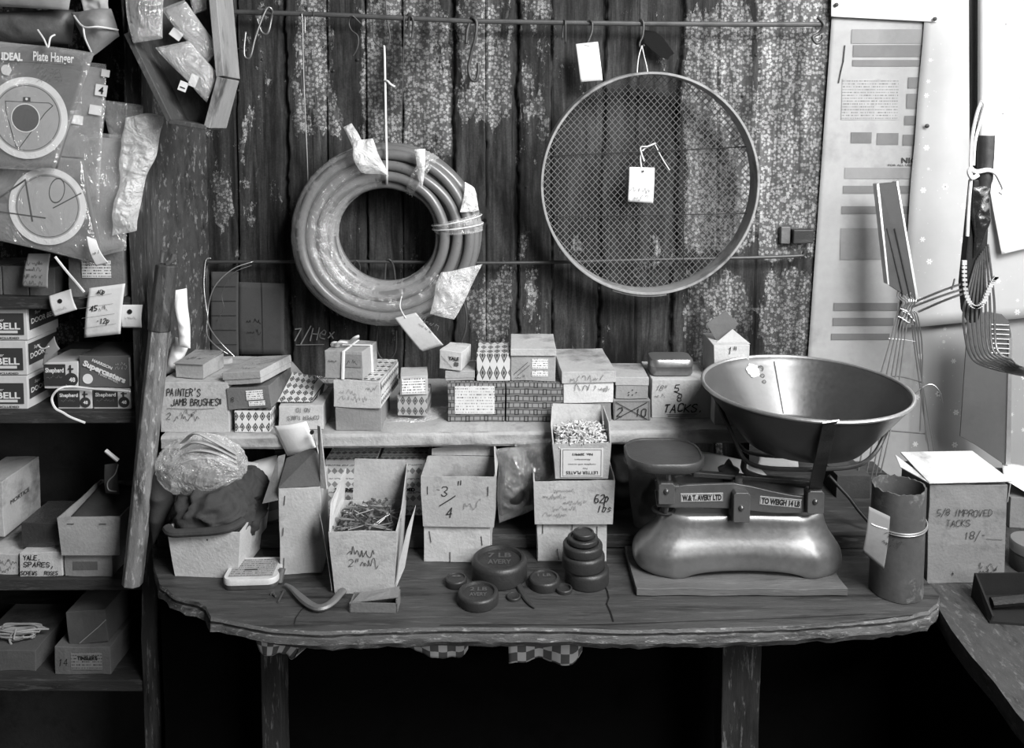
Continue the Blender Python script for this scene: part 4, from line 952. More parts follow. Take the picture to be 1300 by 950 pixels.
# ------------------------------------------------------------------ hanging tray with packets
ty = RY - .085; ty2 = RY - .004
tray = empty('wooden_tray', P(225, 160, ty), 'hanging shaped wooden tray with pale front edges full of packets at top left', 'tray')
def board(p0, p1, wpx, nm, mt, y0=ty, y1=ty2):
    d = V((p1[0] - p0[0], p1[1] - p0[1])); d.normalize(); n = V((-d.y, d.x)) * wpx / 2
    c = [P(p0[0] + n.x, p0[1] + n.y, y0), P(p1[0] + n.x, p1[1] + n.y, y0), P(p1[0] - n.x, p1[1] - n.y, y0), P(p0[0] - n.x, p0[1] - n.y, y0)]
    m = MB(); m.prism(c, (0, y1 - y0, 0)); return m.build(nm, mt, tray, bevel=.001)
lw = wood('tray_edge_wood', .27, (6, 6, 2), .4, .6, 0, 9, .3); dk2 = wood('tray_dark_wood', .07, (6, 6, 3), .6, .6, .2)
board((266, -45), (279, 97), 10, 'side_edge', lw); board((279, 98), (262, 162), 8, 'lower_edge', lw); board((214, 154), (262, 162), 6, 'bottom_edge', dk2); board((160, 42), (215, 154), 7, 'left_edge', dk2)
m = MB(); m.prism(PP([(160, -45), (268, -45), (280, 97), (262, 160), (214, 152), (163, 46)], ty2 - .012), (0, .008, 0)); m.build('back_panel', wood('tray_back_wood', .1, (6, 6, 3), .5, .7), tray)
fl2 = film('packet_film', .8, .14, .1, .9, 18)
def packet(label, q, Y, cardv=.25, stick=(), bulge=.012, seed=0, cat='packet', name='packet', flm_=None, opn=.02, n=26):
    c = PP(q, Y); r = empty(name, (c[2] + c[3]) / 2, label, cat)
    sheet('inner_card', card(cardv), r, *[p + V((0, .004, 0)) for p in [(x * .94 + (sum(c, V()) / 4) * .06) for x in c]], bend=.002)
    pad('clear_film', flm_ or fl2, r, *c, bulge, .004, 24, n, n, seed=seed)
    f = Fr(c[3], c[2] - c[3], c[0] - c[3], r); f.w = (c[2] - c[3]).length; f.h = (c[0] - c[3]).length; f.O = f.O + f.N * .001
    for (u, v, w, h, t) in stick:
        panel(f, f.w * u, f.h * v, f.w * u + w, f.h * v + h, paper(.75), 'sticker', .0015)
        if t: prnt(f, t, f.w * u + w * .3, f.h * v + h * .2, h * .6, ink(), bold=.03, e=.0022)
    return r, f
packet('grey packet with a white sticker in the lower part of the hanging tray', [(196, 60), (240, 52), (276, 92), (262, 130)], ty + .01, .3, ((.05, .3, .016, .014, '1'), (.3, .2, .02, .013, '')), seed=2)
packet('clear packet with bold lettering across the middle of the hanging tray', [(205, 12), (235, 0), (278, 60), (262, 82)], ty + .02, .35, ((.1, .5, .014, .02, ''),), seed=3)
packet('dull folded packet with a rubber band at the top left of the tray', [(158, -10), (208, -20), (205, 48), (168, 56)], ty - .012, .15, (), .018, seed=4)
packet('pale torn packet standing at the top right inside the tray', [(232, -40), (262, -40), (262, 12), (246, 18)], ty + .035, .5, (), .006, seed=5)
# ------------------------------------------------------------------ parcels at the top left
bf = basic('parcel_paper_dark', .1, .5, 0, .3, 20, .4, .6, .5)
pp = pad('wrapped_parcel', bf, None, P(-40, 16, RY - .02), P(97, 12, RY - .02), P(92, 58, RY - .02), P(-40, 62, RY - .02), .03, .006, 16, seed=11); tag(pp, 'dark wrapped parcel at the top left corner above the hanging bags', 'parcel')
pp = pad('folded_paper', basic('folded_paper', .25, .6, 0, .2), None, P(-40, -20, RY - .05), P(92, -14, RY - .05), P(88, 12, RY - .06), P(-40, 6, RY - .06), .012, .004, 16, seed=12); tag(pp, 'pale folded paper edge lying on the dark parcel at the very top left', 'paper')
pk = empty('paper_packet', P(125, 68, RY - .05), 'twisted paper packet with a white band between the bags and the tray', 'packet')
pad('paper', basic('packet_paper', .24, .5, 0, .3, 20, .3, .6, .5), pk, P(92, 16, RY - .05), P(142, 12, RY - .05), P(152, 46, RY - .05), P(116, 70, RY - .06), .022, .007, 22, seed=13)
string('s', '', PP([(94, 20, RY - .06), (106, 34, RY - .085), (125, 34, RY - .085), (150, 38, RY - .06)]), .0016, parent=pk).name = 'band'
string('s', '', PP([(106, 34, RY - .085), (108, 48, RY - .085), (116, 66, RY - .07)]), .0014, parent=pk).name = 'band'
pp = pad('paper_strips', paper(.4), None, P(88, -40, RY - .04), P(140, -40, RY - .04), P(138, 14, RY - .04), P(108, 20, RY - .045), .012, .012, 40, seed=14); tag(pp, 'bunch of pale paper strips above the twisted packet', 'paper')
# ------------------------------------------------------------------ hanging bags with diagrams
bagfilm = film('bag_film', .8, .08, .1, .8, 11)
crink = film('crinkled_film', .9, .5, .2, 1.0, 34)
packet('dark card packet hanging behind the clear bags beside the post', [(126, 126), (182, 134), (176, 180), (140, 182)], RY - .015, .1, (), .004, 21)
r, f = packet('second clear packet with white number 4 stickers behind the big diagram bag', [(78, 74), (136, 82), (125, 260), (66, 250)], RY - .03, .27, ((.62, .78, .02, .019, '4'), (.55, .64, .021, .016, ''), (.2, .55, .02, .015, ''), (.7, .92, .014, .012, '')), .008, 22, n=40, flm_=bagfilm)
r, f = packet('third clear packet with a number 4 sticker hanging lowest by the rack post', [(118, 168), (158, 174), (160, 318), (100, 332)], RY - .02, .3, ((.35, .82, .02, .018, '4'), (.3, .66, .018, .015, '')), .008, 23, n=40, flm_=bagfilm)
cr = empty('clear_bag', P(170, 300, RY - .03), 'bright crinkled clear bag hanging in front of the rack post', 'bag')
pad('crinkled_film', crink, cr, P(158, 146, RY - .035), P(210, 148, RY - .03), P(172, 292, RY - .03), P(142, 300, RY - .03), .02, .01, 34, 50, 70, seed=24)
def diagram_bag(label, q, Y, ctr, rx, words, seed):
    c = PP(q, Y); r = empty('clear_bag', (c[2] + c[3]) / 2, label, 'bag')
    sheet('printed_card', basic('grey_bag_card', .13, .5, 0, .12, 8, .2, .2), r, *[p + V((0, .003, 0)) for p in c], bend=.003, nu=20, nv=20)
    pad('clear_film', bagfilm, r, *c, .016, .011, 9, 70, 70, seed=seed)
    f = Fr(c[3], c[2] - c[3], c[0] - c[3], r); f.O = f.O + f.N * .0035; f.w = (c[2] - c[3]).length; f.h = (c[0] - c[3]).length
    o = P(*ctr, Y) - f.O; u, v = o.dot(f.U), o.dot(f.V)
    disc(f, u, v, rx, paper(.72), rx * .84, 'white_ring', .0006, 64); disc(f, u, v, rx * .84, basic('bag_disc_print', .36, .5, 0, .15, 10, .1), 0, 'printed_disc', .0004, 64); disc(f, u, v, rx * .8, ink(), rx * .785, 'ring_line', .0007, 64)
    return r, f, u, v
r, f, u, v = diagram_bag('second clear diagram bag below the large one, with ruler lines printed on it', [(-60, 190), (105, 200), (132, 338), (-60, 292)], RY - .045, (62, 262), .065, 0, 31)
line(f, [(u - .095, v - .02), (u - .045, v + .035), (u - .02, v - .03)], .003, ink(.04)); line(f, [(u - .08, v - .028), (u + .0, v - .02)], .0025, ink(.04)); line(f, [(u + .01, v + .0), (u + .05, v + .035)], .002, ink(.04)); disc(f, u + .01, v + .03, .022, ink(.04), .0195, sq=.6)
r, f, u, v = diagram_bag('large clear bag with a white printed circle and triangle diagram at the far left', [(-60, 44), (118, 68), (72, 214), (-60, 208)], RY - .075, (36, 150), .0665, 0, 32)
disc(f, u - .002, v, .0225, basic('dark_print_disc', .07, .5), 0, e=.001); disc(f, u - .002, v, .0235, paper(.8), .022, e=.0012)
line(f, [(u - .035, v + .026), (u + .036, v + .026), (u + .042, v + .022)], .0012, ink()); line(f, [(u - .035, v + .026), (u - .034, v + .01), (u - .018, v - .047), (u - .012, v - .049), (u + .03, v + .01), (u + .042, v + .022)], .0014, ink())
panel(f, u - .006, v + .027, u + .006, v + .034, ink(), e=.0012); disc(f, u, v + .031, .0022, paper(), e=.0016)
pt = P(4, 76, RY - .075) - f.O; prnt(f, 'IDEAL', pt.dot(f.U), pt.dot(f.V), .0115, paper(.8), width=.034, bold=.05, e=.001)
pt = P(44, 76, RY - .075) - f.O; prnt(f, 'Plate Hanger', pt.dot(f.U), pt.dot(f.V) - .001, .0145, paper(.8), width=.066, bold=.02, e=.001, rot=-.02); line(f, [(pt.dot(f.U) - .05, pt.dot(f.V) - .004), (pt.dot(f.U) + .065, pt.dot(f.V) - .006)], .0009, ink())
pt = P(10, 89, RY - .075) - f.O; disc(f, pt.dot(f.U), pt.dot(f.V), .0085, paper(.6), e=.001)
for k in range(4): pt = P(48, 88 + 5 * k, RY - .075) - f.O; scrawl(f, pt.dot(f.U), pt.dot(f.V), .042, .004, ink(.03), .0006, 60 + k)
string('tie_string', 'frayed white tie at the top of the large diagram bag', PP([(48, 38, RY - .08), (56, 50, RY - .09), (61, 60, RY - .095), (64, 48, RY - .09), (70, 44, RY - .085)]), .0014)
string('tie_string', 'frayed white knot of string dangling below the diagram bags', PP([(70, 326, RY - .05), (85, 345, RY - .04), (98, 360, RY - .03), (107, 371, RY - .03)]), .0022)
r, f = tagcard('paper_sticker', 'crumpled white paper strip stuck on the lower right of the second diagram bag', 'paper', [(110, 300), (122, 305), (138, 334), (122, 338)], RY - .066, paper(.75), bend=.006); scrawl(f, .004, .02, .012, .006, ink(), .001, 3)
# ================================================================== ROW OF BOXES ON THE SHELF
e2 = .0014
c = Carton('box', "large pale box lettered PAINTER'S JAMB BRUSHES at the left end of the shelf", 'box', (204, 291, 549, 486), z=SZ, d=.17, mat=card(.5)); f = c.fr()
hand(f, "PAINTER'S", c.w * .11, c.h * .74, .0125, ink(.03), .0017, width=c.w * .5); hand(f, 'JAMB BRUSHES', c.w * .17, c.h * .55, .0115, ink(.03), .0017, width=c.w * .72)
line(f, [(c.w * .12, c.h * .49), (c.w * .5, c.h * .47), (c.w * .8, c.h * .49)], .001, ink(.15)); hand(f, '2', c.w * .1, c.h * .27, .011, ink(.1), .0012); scrawl(f, c.w * .2, c.h * .28, .045, .009, ink(.12), .0012, 7); scrawl(f, c.w * .3, c.h * .38, .03, .007, ink(.2), .001, 8); panel(f, c.w * .87, c.h * .57, c.w * .9, c.h * .68, ink(.05))
c2 = Carton('small_box', "small torn box with an open lid on top of the painter's box", 'box', (222, 260, 484, 462), z=c.z1 + e2, Y=c.Y + .02, d=.075, rz=-8, mat=card(.4))
m = MB(); m.box((-c2.w / 2 - .001, -.002, c2.h), (c2.w / 2 + .001, c2.d, c2.h + .001), c2.M @ Matrix.Rotation(R(3), 4, 'X'), 3, .001); m.build('lid', card(.32), c2.root); c2.h += .002; scrawl(c2.fr('top'), .01, .02, .03, .01, ink(.1), .0012, 21)
pp = pad('paper_roll', card(.4), None, P(262, 456, -.2), P(296, 455, -.2), P(298, 476, -.2), P(262, 478, -.2), .014, .004, 20, seed=2); tag(pp, 'rolled brown paper bundle behind the small torn box on the shelf', 'paper')
b1 = Carton('small_box', 'diamond patterned box at the bottom of the tilted stack on the shelf', 'box', (298, 343, 549, 522), z=SZ, d=.1, mat=hatch(.07, .62)); f = b1.fr()
for k in range(3): prnt(f, 'F', b1.w * (.14 + .33 * k), b1.h * .05, .006, paper(), bold=.04)
b2 = Carton('box', 'dark grey box with two white stickers in the middle of the tilted stack', 'box', (289, 345, 521, 492), z=b1.z1 + e2 + .004, Y=b1.Y - .005, d=.12, roll=-5, rz=-3, mat=card(.17)); f = b2.fr(); panel(f, b2.w * .46, b2.h * .42, b2.w * .85, b2.h * .86, smallprint(.75, .1, .004), 'sticker'); panel(f, b2.w * .5, b2.h * .14, b2.w * .88, b2.h * .36, smallprint(.75, .1, .004), 'sticker'); hand(f, '8', b2.w * .1, b2.h * .4, .008, ink(.03), .001)
b3 = Carton('box', 'pale flat lidded box on top of the tilted stack', 'box', (283, 334, 490, 473), z=b2.z1 + .006, Y=b2.Y - .002, d=.105, rz=-14, roll=-7, mat=card(.45)); b3.lid(.0015, .012); scrawl(b3.fr('top'), .012, .02, .045, .011, ink(.15), .0011, 31); scrawl(b3.fr('top'), .012, .045, .04, .009, ink(.15), .0011, 32)
pp = pad('wrapped_packet', card(.28), None, P(330, 462, -.17), P(372, 460, -.14), P(385, 478, -.14), P(345, 500, -.18), .02, .006, 20, seed=3); tag(pp, 'brown paper wrapped packet behind the tilted stack on the shelf', 'packet')
# box with a patterned sloping lid, standing tilted back
q0 = P(354, 543, -.27); n1 = Carton('box', 'white box with upside down writing and a sloping diamond patterned top', 'box', (354, 410, 546, 515), z=SZ, d=.13, rz=2, mat=card(.55))
hp = hatch(.05, .6, .013, .022)
f = n1.fr(); f2 = Fr(f.at(n1.w * .92, n1.h * .9), -f.U, -f.V, n1.root); f2.N = f.N
hand(f2, 'NO 10', .016, 0, .007, ink(.12), .001); hand(f2, 'COPPER TUBES', 0, .014, .0065, ink(.12), .001, width=.058); 
m = MB(); A = P(352, 515, n1.Y + .012); A.z = n1.z1 + .002; B = P(396, 514, n1.Y + .012); B.z = n1.z1 + .002; C = P(400, 478, n1.Y + .1); D = P(372, 472, n1.Y + .1)
m.grid(lambda a, b: (A * (1 - a) + B * a) * (1 - b) + (D * (1 - a) + C * a) * b, 6, 6, su=.06, sv=.1)
m.prism([A, B, V((B.x, C.y, B.z)), V((A.x, D.y, A.z))], (0, 0, .0005)); m.prism([B, C, V((B.x + .01, C.y, B.z))], (.001, 0, 0)); o = m.build('patterned_packet', hp, None); tag(o, 'diamond patterned packet leaning back on the white box with upside down writing', 'packet')
pp = pad('dark_film_bag', film('dark_film', .15, .35, .2, .9, 20), None, P(385, 475, -.12), P(418, 478, -.12), P(418, 512, -.12), P(395, 512, -.12), .02, .008, 20, seed=9); tag(pp, 'dark crumpled plastic behind the leaning patterned packet', 'bag')
# stack with tied box
s1 = Carton('box', 'plain grey box at the bottom of the stack under the ribbon tied box', 'box', (426, 484, 547, 518), z=SZ, d=.11, mat=card(.27))
s2 = Carton('box', 'white patterned box with faint writing in the middle of the ribbon tied stack', 'box', (423, 483, 517, 484), z=s1.z1 + e2, Y=s1.Y - .004, d=.14, rz=-5, mat=card(.55)); f = s2.fr(); scrawl(f, .012, s2.h * .55, .03, .008, ink(.35), .001, 3); scrawl(f, .012, s2.h * .3, .05, .008, ink(.35), .001, 4); scrawl(f, .06, s2.h * .7, .02, .008, ink(.25), .001, 6)
panel(s2.fr('top'), .002, .002, s2.w - .002, s2.d - .002, hatch2(.1, .6)); panel(s2.fr('right'), .002, .002, s2.d - .002, s2.h - .002, hatch2(.1, .6))
s3 = Carton('box', 'small brown box tied round with a white ribbon on top of its stack', 'box', (412, 462, 483, 446), z=s2.z1 + e2 + .001, Y=s2.Y + .004, d=.075, rz=-9, mat=card(.38)); f = s3.fr(); panel(f, s3.w * .52, s3.h * .45, s3.w * .97, s3.h * .9, card(.27), 'sticker'); scrawl(f, .006, s3.h * .6, .02, .008, ink(.1), .001, 5); scrawl(f, s3.w * .56, s3.h * .6, .02, .007, ink(.05), .001, 7)
m = MB(); w, h, d = s3.w, s3.h, s3.d; T = lambda x, y, z: s3.M @ V((x, y, z))
def band(mb, pts, wd):
    for a, b_ in zip(pts, pts[1:]): mb.tube([a, b_], wd, 6, flat=.35)
band(m, [T(-.002, -.002, 0), T(0, -.002, h), T(.0, d, h + .001), T(.0, d + .002, 0)], .003); band(m, [T(-w / 2, d * .5, h * .9), T(-w / 2, d * .45, h + .0015), T(w / 2, d * .55, h + .0015), T(w / 2 + .001, d * .6, 0)], .003)
m.tube(smooth_path([T(-.02, .02, h + .003), T(-.012, .012, h + .012), T(.002, .02, h + .01), T(.018, .01, h + .022), T(.024, .012, h + .024)]), .005, 7, flat=.5)
m.tube(smooth_path([T(-.028, .022, h + .003), T(-.024, .015, h + .010), T(-.01, .02, h + .007)]), .0045, 7, flat=.5); m.build('ribbon', basic('string_white', .7, .9), s3.root, True)
# patterned small pair on film
g1 = Carton('small_box', 'small dark diamond box lying in crumpled film on the shelf', 'box', (505, 543, 527, 502), z=SZ + .0115, Y=G(520, 536, SZ).y, d=.07, mat=hatch(.08, .35)); 
g2 = Carton('small_box', 'small pale lidded box with a sticker on top of the small dark diamond box', 'box', (509, 543, 500, 478), z=g1.z1 + e2, Y=g1.Y - .004, d=.06, rz=7, mat=card(.5)); panel(g2.fr(), .002, .003, g2.w * .9, g2.h * .9, smallprint(.7, .35, .005), 'sticker')
pp = pad('crumpled_film', film('crumple_film_b', .7, .35, .2, .9, 26), None, P(484, 520, -.2), P(574, 517, -.2), P(560, 543, -.28), P(494, 541, -.28), .012, .008, 26, back=.1, N=V((0, -.5, .8)).normalized(), seed=4); tag(pp, 'crumpled clear film lying on the shelf under the small diamond box', 'film')
k1 = Carton('box', 'link patterned box with a large white paper label on the shelf', 'box', (569, 641, 536, 486), z=SZ, d=.15, mat=linkprint(.13, .24)); f = k1.fr(); panel(f, k1.w * .12, k1.h * .22, k1.w * .82, k1.h * .93, smallprint(.62, .12, .0055, .55), 'paper_label', .0012)
k2 = Carton('box', 'link patterned box without a label beside the labelled one', 'box', (643, 716, 536, 486), z=SZ, d=.15, mat=linkprint(.13, .24))
y1 = Carton('small_box', 'flat pale box under the small YALE box', 'box', (566, 602, 485, 472), z=k1.z1 + e2, Y=k1.Y + .008, d=.06, mat=card(.42)); y1.lid(.001, .012)
y2 = Carton('small_box', 'small white YALE box perched askew on top of the flat pale box', 'box', (557, 585, 470, 446), z=y1.z1 + .0045, Y=y1.Y - .002, d=.06, rz=-14, roll=3, mat=card(.6)); prnt(y2.fr(), 'YALE', y2.w * .42, y2.h * .55, .006, ink(), bold=.05); line(y2.fr(), [(.004, y2.h * .7), (y2.w * .6, .005)], .0008, ink(.2)); panel(y2.fr(), y2.w * .7, y2.h * .25, y2.w * .9, y2.h * .45, ink(.1))
y3 = Carton('small_box', 'white box printed with dark diamonds on top of the labelled link box', 'box', (605, 648, 484, 449), z=k1.z1 + e2, Y=k1.Y + .004, d=.08, mat=hatch(.08, .55, .0135, .032))
y4 = Carton('small_box', 'pale box with a raised lid and stickers on top of the second link box', 'box', (649, 705, 484, 452), z=k2.z1 + e2, Y=k2.Y + .004, d=.1, mat=card(.36)); f = y4.fr(); panel(f, y4.w * .47, y4.h * .5, y4.w * .83, y4.h * .9, smallprint(.7, .1, .004), 'sticker'); panel(f, y4.w * .47, y4.h * .2, y4.w * .83, y4.h * .42, smallprint(.7, .1, .004), 'sticker'); line(f, [(.006, y4.h * .3), (.03, y4.h * .75)], .0012, ink(.1)); line(f, [(.012, y4.h * .25), (.034, y4.h * .65)], .001, ink(.1)); scrawl(f, .006, .006, .02, .006, ink(.1), .0008, 5)
m = MB(); m.box((-y4.w / 2 - .001, -.003, y4.h + .001), (y4.w / 2 + .001, y4.d, y4.h + .014), y4.M @ Matrix.Rotation(R(1.5), 4, 'X'), 4, .001); m.build('lid', card(.5), y4.root, bevel=.001)
l1 = Carton('box', 'plain grey box under the white lidded box on the shelf', 'box', (722, 776, 535, 512), z=SZ, d=.11, mat=card(.24))
l2 = Carton('box', 'white box with a wide written lid, tallest in the middle of the shelf', 'box', (715, 779, 510, 472), z=l1.z1 + e2, Y=l1.Y - .004, d=.15, rz=3, mat=card(.62)); l2.lid(.0035, .02, card(.45)); f = l2.fr(); f.O += f.N * .004; scrawl(f, .012, l2.h - .014, .06, .008, ink(.12), .0011, 9); f.O -= f.N * .0035; scrawl(f, .02, l2.h - .034, .028, .01, ink(.05), .0015, 10); scrawl(f, .055, l2.h - .034, .03, .008, ink(.1), .001, 11)
t1 = Carton('small_box', 'printed box with a crossed out number between the lidded box and the tacks box', 'box', (779, 825, 534, 508), z=SZ, d=.1, mat=card(.25)); f = t1.fr(); hand(f, '2', .006, .008, .016, ink(.02), .002, width=.012); hand(f, '10', t1.w * .6, .008, .014, ink(.02), .0018); line(f, [(.004, .003), (t1.w - .006, t1.h - .004)], .0014, ink(.02)); line(f, [(.004, t1.h - .004), (t1.w - .006, .003)], .0014, ink(.02)); line(f, [(.002, .002), (t1.w - .002, .002), (t1.w - .002, t1.h - .002), (.002, t1.h - .002), (.002, .002)], .0008, ink(.1))
t2 = Carton('small_box', 'small worn lidded box with dark dots on top of the crossed out box', 'box', (782, 822, 507, 480), z=t1.z1 + e2, Y=t1.Y + .002, d=.09, mat=card(.3)); t2.lid(.0015, .014, card(.4)); f = t2.fr(); [disc(f, t2.w * (.4 + .12 * (k % 3)), t2.h * (.2 + .12 * (k // 2)), .0012, ink(.02), n=10) for k in range(5)]
t3 = Carton('box', 'pale box lettered five eighths TACKS on the right half of the shelf', 'box', (827, 903, 531, 482), z=SZ, d=.12, mat=card(.52)); f = t3.fr()
hand(f, 'TACKS.', t3.w * .2, t3.h * .17, .0145, ink(.02), .0026, slant=.2, width=t3.w * .68); line(f, [(t3.w * .25, t3.h * .1), (t3.w * .76, t3.h * .11)], .001, ink(.05)); line(f, [(t3.w * .27, t3.h * .06), (t3.w * .72, t3.h * .07)], .001, ink(.05))
hand(f, '5', t3.w * .38, t3.h * .7, .013, ink(.03), .0016); hand(f, '8', t3.w * .42, t3.h * .45, .013, ink(.03), .0016); line(f, [(t3.w * .37, t3.h * .7), (t3.w * .5, t3.h * .62)], .0014, ink(.03)); hand(f, '18"', t3.w * .06, t3.h * .72, .009, ink(.1), .001, slant=.4); scrawl(f, t3.w * .05, t3.h * .55, .018, .007, ink(.15), .001, 3)
# tin on the tacks box
tn = empty('tin', (0, 0, 0), 'small rounded grey metal tin lying on top of the tacks box', 'tin'); a = P(827, 480, t3.Y + .012); bq = P(882, 480, t3.Y + .012); tn.location = ((a.x + bq.x) / 2, t3.Y + .045, t3.z1 + e2)
def rr_prof(w, d, r, n=6):
    out = []
    for cx, cy, a0 in ((w / 2 - r, d / 2 - r, 0), (-w / 2 + r, d / 2 - r, 90), (-w / 2 + r, -d / 2 + r, 180), (w / 2 - r, -d / 2 + r, 270)):
        for i in range(n + 1): an = R(a0 + 90 * i / n); out.append((cx + r * cos(an), cy + r * sin(an)))
    return out
def rslab(mb, levels, M):
    """stack of rounded rectangles: (w, d, r, z)"""
    vs = []; n = None
    for (w, d, r, z) in levels:
        p = rr_prof(w, d, r); n = len(p); vs += [M @ V((x, y, z)) for x, y in p]
    fs = [list(range(n))[::-1], [(len(levels) - 1) * n + k for k in range(n)]]
    for i in range(len(levels) - 1):
        for k in range(n): fs.append([i * n + k, i * n + (k + 1) % n, (i + 1) * n + (k + 1) % n, (i + 1) * n + k])
    mb.add(vs, fs); return mb
TW = bq.x - a.x; th = .03
m = MB(); rslab(m, [(TW - .006, .054, .012, 0), (TW - .002, .058, .014, .003), (TW - .002, .058, .014, .019)], wm(tn)); m.build('tin_base', metal(.3, .35), tn, True)
m = MB(); rslab(m, [(TW, .06, .015, .017), (TW, .06, .015, .027), (TW - .004, .056, .013, .0305), (TW - .012, .048, .01, .031)], wm(tn)); m.build('tin_lid', metal(.42, .35), tn, True)
u1 = Carton('box', 'pale box at the right end of the shelf partly hidden behind the scale pan', 'box', (905, 950, 531, 438), z=SZ, d=.09, mat=card(.5)); f = u1.fr(); hand(f, '1"', u1.w * .38, u1.h * .88, .012, ink(.03), .0016)
m = MB(); zt = u1.z1; A = P(908, 436, u1.Y + .02); B = P(953, 437, u1.Y + .02); C = P(930, 418, u1.Y + .03); m.prism([A, B, C], (0, .0015, 0)); m.build('flap', card(.42), u1.root)
m = MB(); m.prism([P(897, 411, u1.Y + .045), P(921, 395, u1.Y + .05), P(938, 411, u1.Y + .04), P(912, 437, u1.Y + .035)], (0, .0015, 0)); m.build('flap', card(.12), u1.root)
u2 = Carton('box', 'low white box just left of the pan strut on the shelf', 'box', (907, 948, 533, 497), z=SZ, Y=u1.Y - .035, d=.03, mat=card(.55))

# ================================================================== UNDER THE SHELF, ON THE RAISED PLANK
hb = hatch2(.35, .9)
for k, (x0, x1) in enumerate(((414, 478), (482, 541))):
    c = Carton('patterned_box', ('white triangle patterned box under the shelf behind the nail carton', 'white triangle patterned box under the shelf just left of the three quarter carton')[k], 'box', (x0, x1, 640, 584), z=LZ, Y=-.275, d=.13, mat=hb, group='patterned boxes under the shelf')
    m = MB(); m.box((-c.w / 2, -.001, c.h + e2), (c.w / 2, .1, c.h * 1.22), c.M, 4, .001)
    f = c.fr(); prnt(f, 'X TENDED', .016, c.h * .45, .006, ink(), width=.05, bold=.06)
c = Carton('patterned_box', 'lower patterned box behind the three quarter carton near the bench', 'box', (505, 534, 660, 622), z=LZ, Y=-.27, d=.03, mat=hb)
def bag(name, label, q, Y, mat, bulge, seed, amp=.012, fr=16, core=None, cat='bag', n=48):
    c = PP(q, Y) if not isinstance(Y, list) else [P(x, y, yy) for (x, y), yy in zip(q, Y)]
    r = empty(name, (c[2] + c[3]) / 2, label, cat); pad('film', mat, r, *c, bulge, amp, fr, n, n, seed=seed)
    if core:
        cc = sum(c, V()) / 4; k = .86; pad('contents', core, r, *[x * k + cc * (1 - k) + V((0, .004, 0)) for x in c], bulge * .72, amp * .7, fr * 1.2, 30, 30, seed=seed + 1)
    return r
fb = film('big_bag_film', .8, .28, .16, 1.0, 20)
bg_ = empty('plastic_bag', P(258, 622, -.36), 'large crumpled clear bag above the rag filled box under the shelf', 'bag')
bag('plastic_bag', 'clear bag of nails with bright highlights behind the weights', [(628, 570), (668, 568), (682, 645), (632, 664)], -.335, film('nail_bag_film', .35, .35, .12, 1.0, 22), .03, 42, .01, 22, basic('dark_contents', .05, .5, .3))
bag('plastic_bag', 'small clear bag bunched above the larger nail bag under the shelf', [(652, 562), (712, 556), (706, 612), (655, 622)], -.33, film('dim_bag_film', .4, .22, .15, 1.0, 16), .03, 43, .012, 16, basic('dark_contents', .05, .5, .3))
bag('paper_wrappers', 'jumble of crumpled white wrappers beside the large clear bag', [(305, 586), (348, 582), (352, 620), (312, 626)], -.3, paper(.55), .03, 44, .018, 26, cat='wrappers')
c = Carton('small_box', 'tiny white box in front of the crumpled wrappers', 'box', (302, 322, 606, 592), z=P(302, 606, -.33).z, Y=-.33, d=.02, roll=8, mat=paper(.6))
pl_ = empty('round_tin', G(335, 664, LZ) + V((0, .02, 0)), 'dark round tin with a 77 band between the rag box and the upright carton', 'tin')
tw = (P(354, 664, pl_.location.y).x - P(312, 664, pl_.location.y).x) / 2; th = .055
m = MB(); m.lathe([(tw * .96, 0), (tw, .004), (tw, th * .55), (tw * .97, th * .58), (tw * .97, th * .9), (tw * .9, th), (.001, th)], pl_.location, 40); m.build('tin_body', iron(.06, .4), pl_, True)
m = MB(); m.lathe([(tw * 1.01, th * .12), (tw * 1.01, th * .46)], pl_.location, 40, cap=False); m.build('label_band', basic('dull_label', .16, .6), pl_, True)
f = Fr(pl_.location + V((-.004, -tw * 1.03, th * .16)), (1, 0, 0), (0, 0, 1), pl_); prnt(f, '77', 0, 0, .009, ink(), bold=.04)
# ================================================================== ON THE BENCH
def open_carton(label, q, z=BZ, **k): return Carton('open_carton', label, 'carton', q, z=z, op=True, **k)
rb = open_carton('white tapered carton overflowing with dark rags at the left of the bench', (221, 303, 733, 672), d=.12, rz=-4, taper=.16, mat=card(.62), wall=.0022)
rg = empty('rag_bundle', wm(rb.root) @ V((0, rb.d / 2, rb.h * .6)), 'crumpled dark cloth rags stuffed into the white tapered carton', 'rags'); 
def blob(name, mat, parent, c, rx, ry, rz, amp, fr, seed, nu=90, nv=60, zmin=None):
    c = V(c); mb = MB()
    def fn(a, b):
        t = 2 * pi * a; p = pi * (b - .5); n = V((cos(p) * cos(t), cos(p) * sin(t), sin(p))); q = n * fr + V((seed, seed * 2.1, 0))
        w = noise.noise_vector(q * .6) * .8; rd = 1 - abs(noise.noise(q + w)) * 2.2; r2 = 1 - abs(noise.noise(q * 2.3 + w)) * 2.0
        k = 1 + amp * (rd * .7 + r2 * .3); v = V((n.x * rx * k, n.y * ry * k, n.z * rz * k))
        if zmin is not None and v.z < zmin: v.z = zmin + (v.z - zmin) * .1
        return c + v
    mb.grid(fn, nu, nv); return mb.build(name, mat, parent, True, angle=0)
blob('film', film('big_bag_film', .8, .1, .1, .9, 16), bg_, P(256, 592, -.37), .074, .045, .052, .08, 2.6, 21, 110, 70)
for k in range(4):
    q_ = [P(214 + 6 * k, 604 - 14 * k, -.385), P(236 + 4 * k, 586 - 12 * k, -.40), P(268, 582 - 8 * k, -.40), P(300, 594 - 6 * k, -.385)]
    m = MB(); m.tube(smooth_path(q_), .0065, 8, flat=.35); m.build('packing_strip', card(.4), bg_, True)
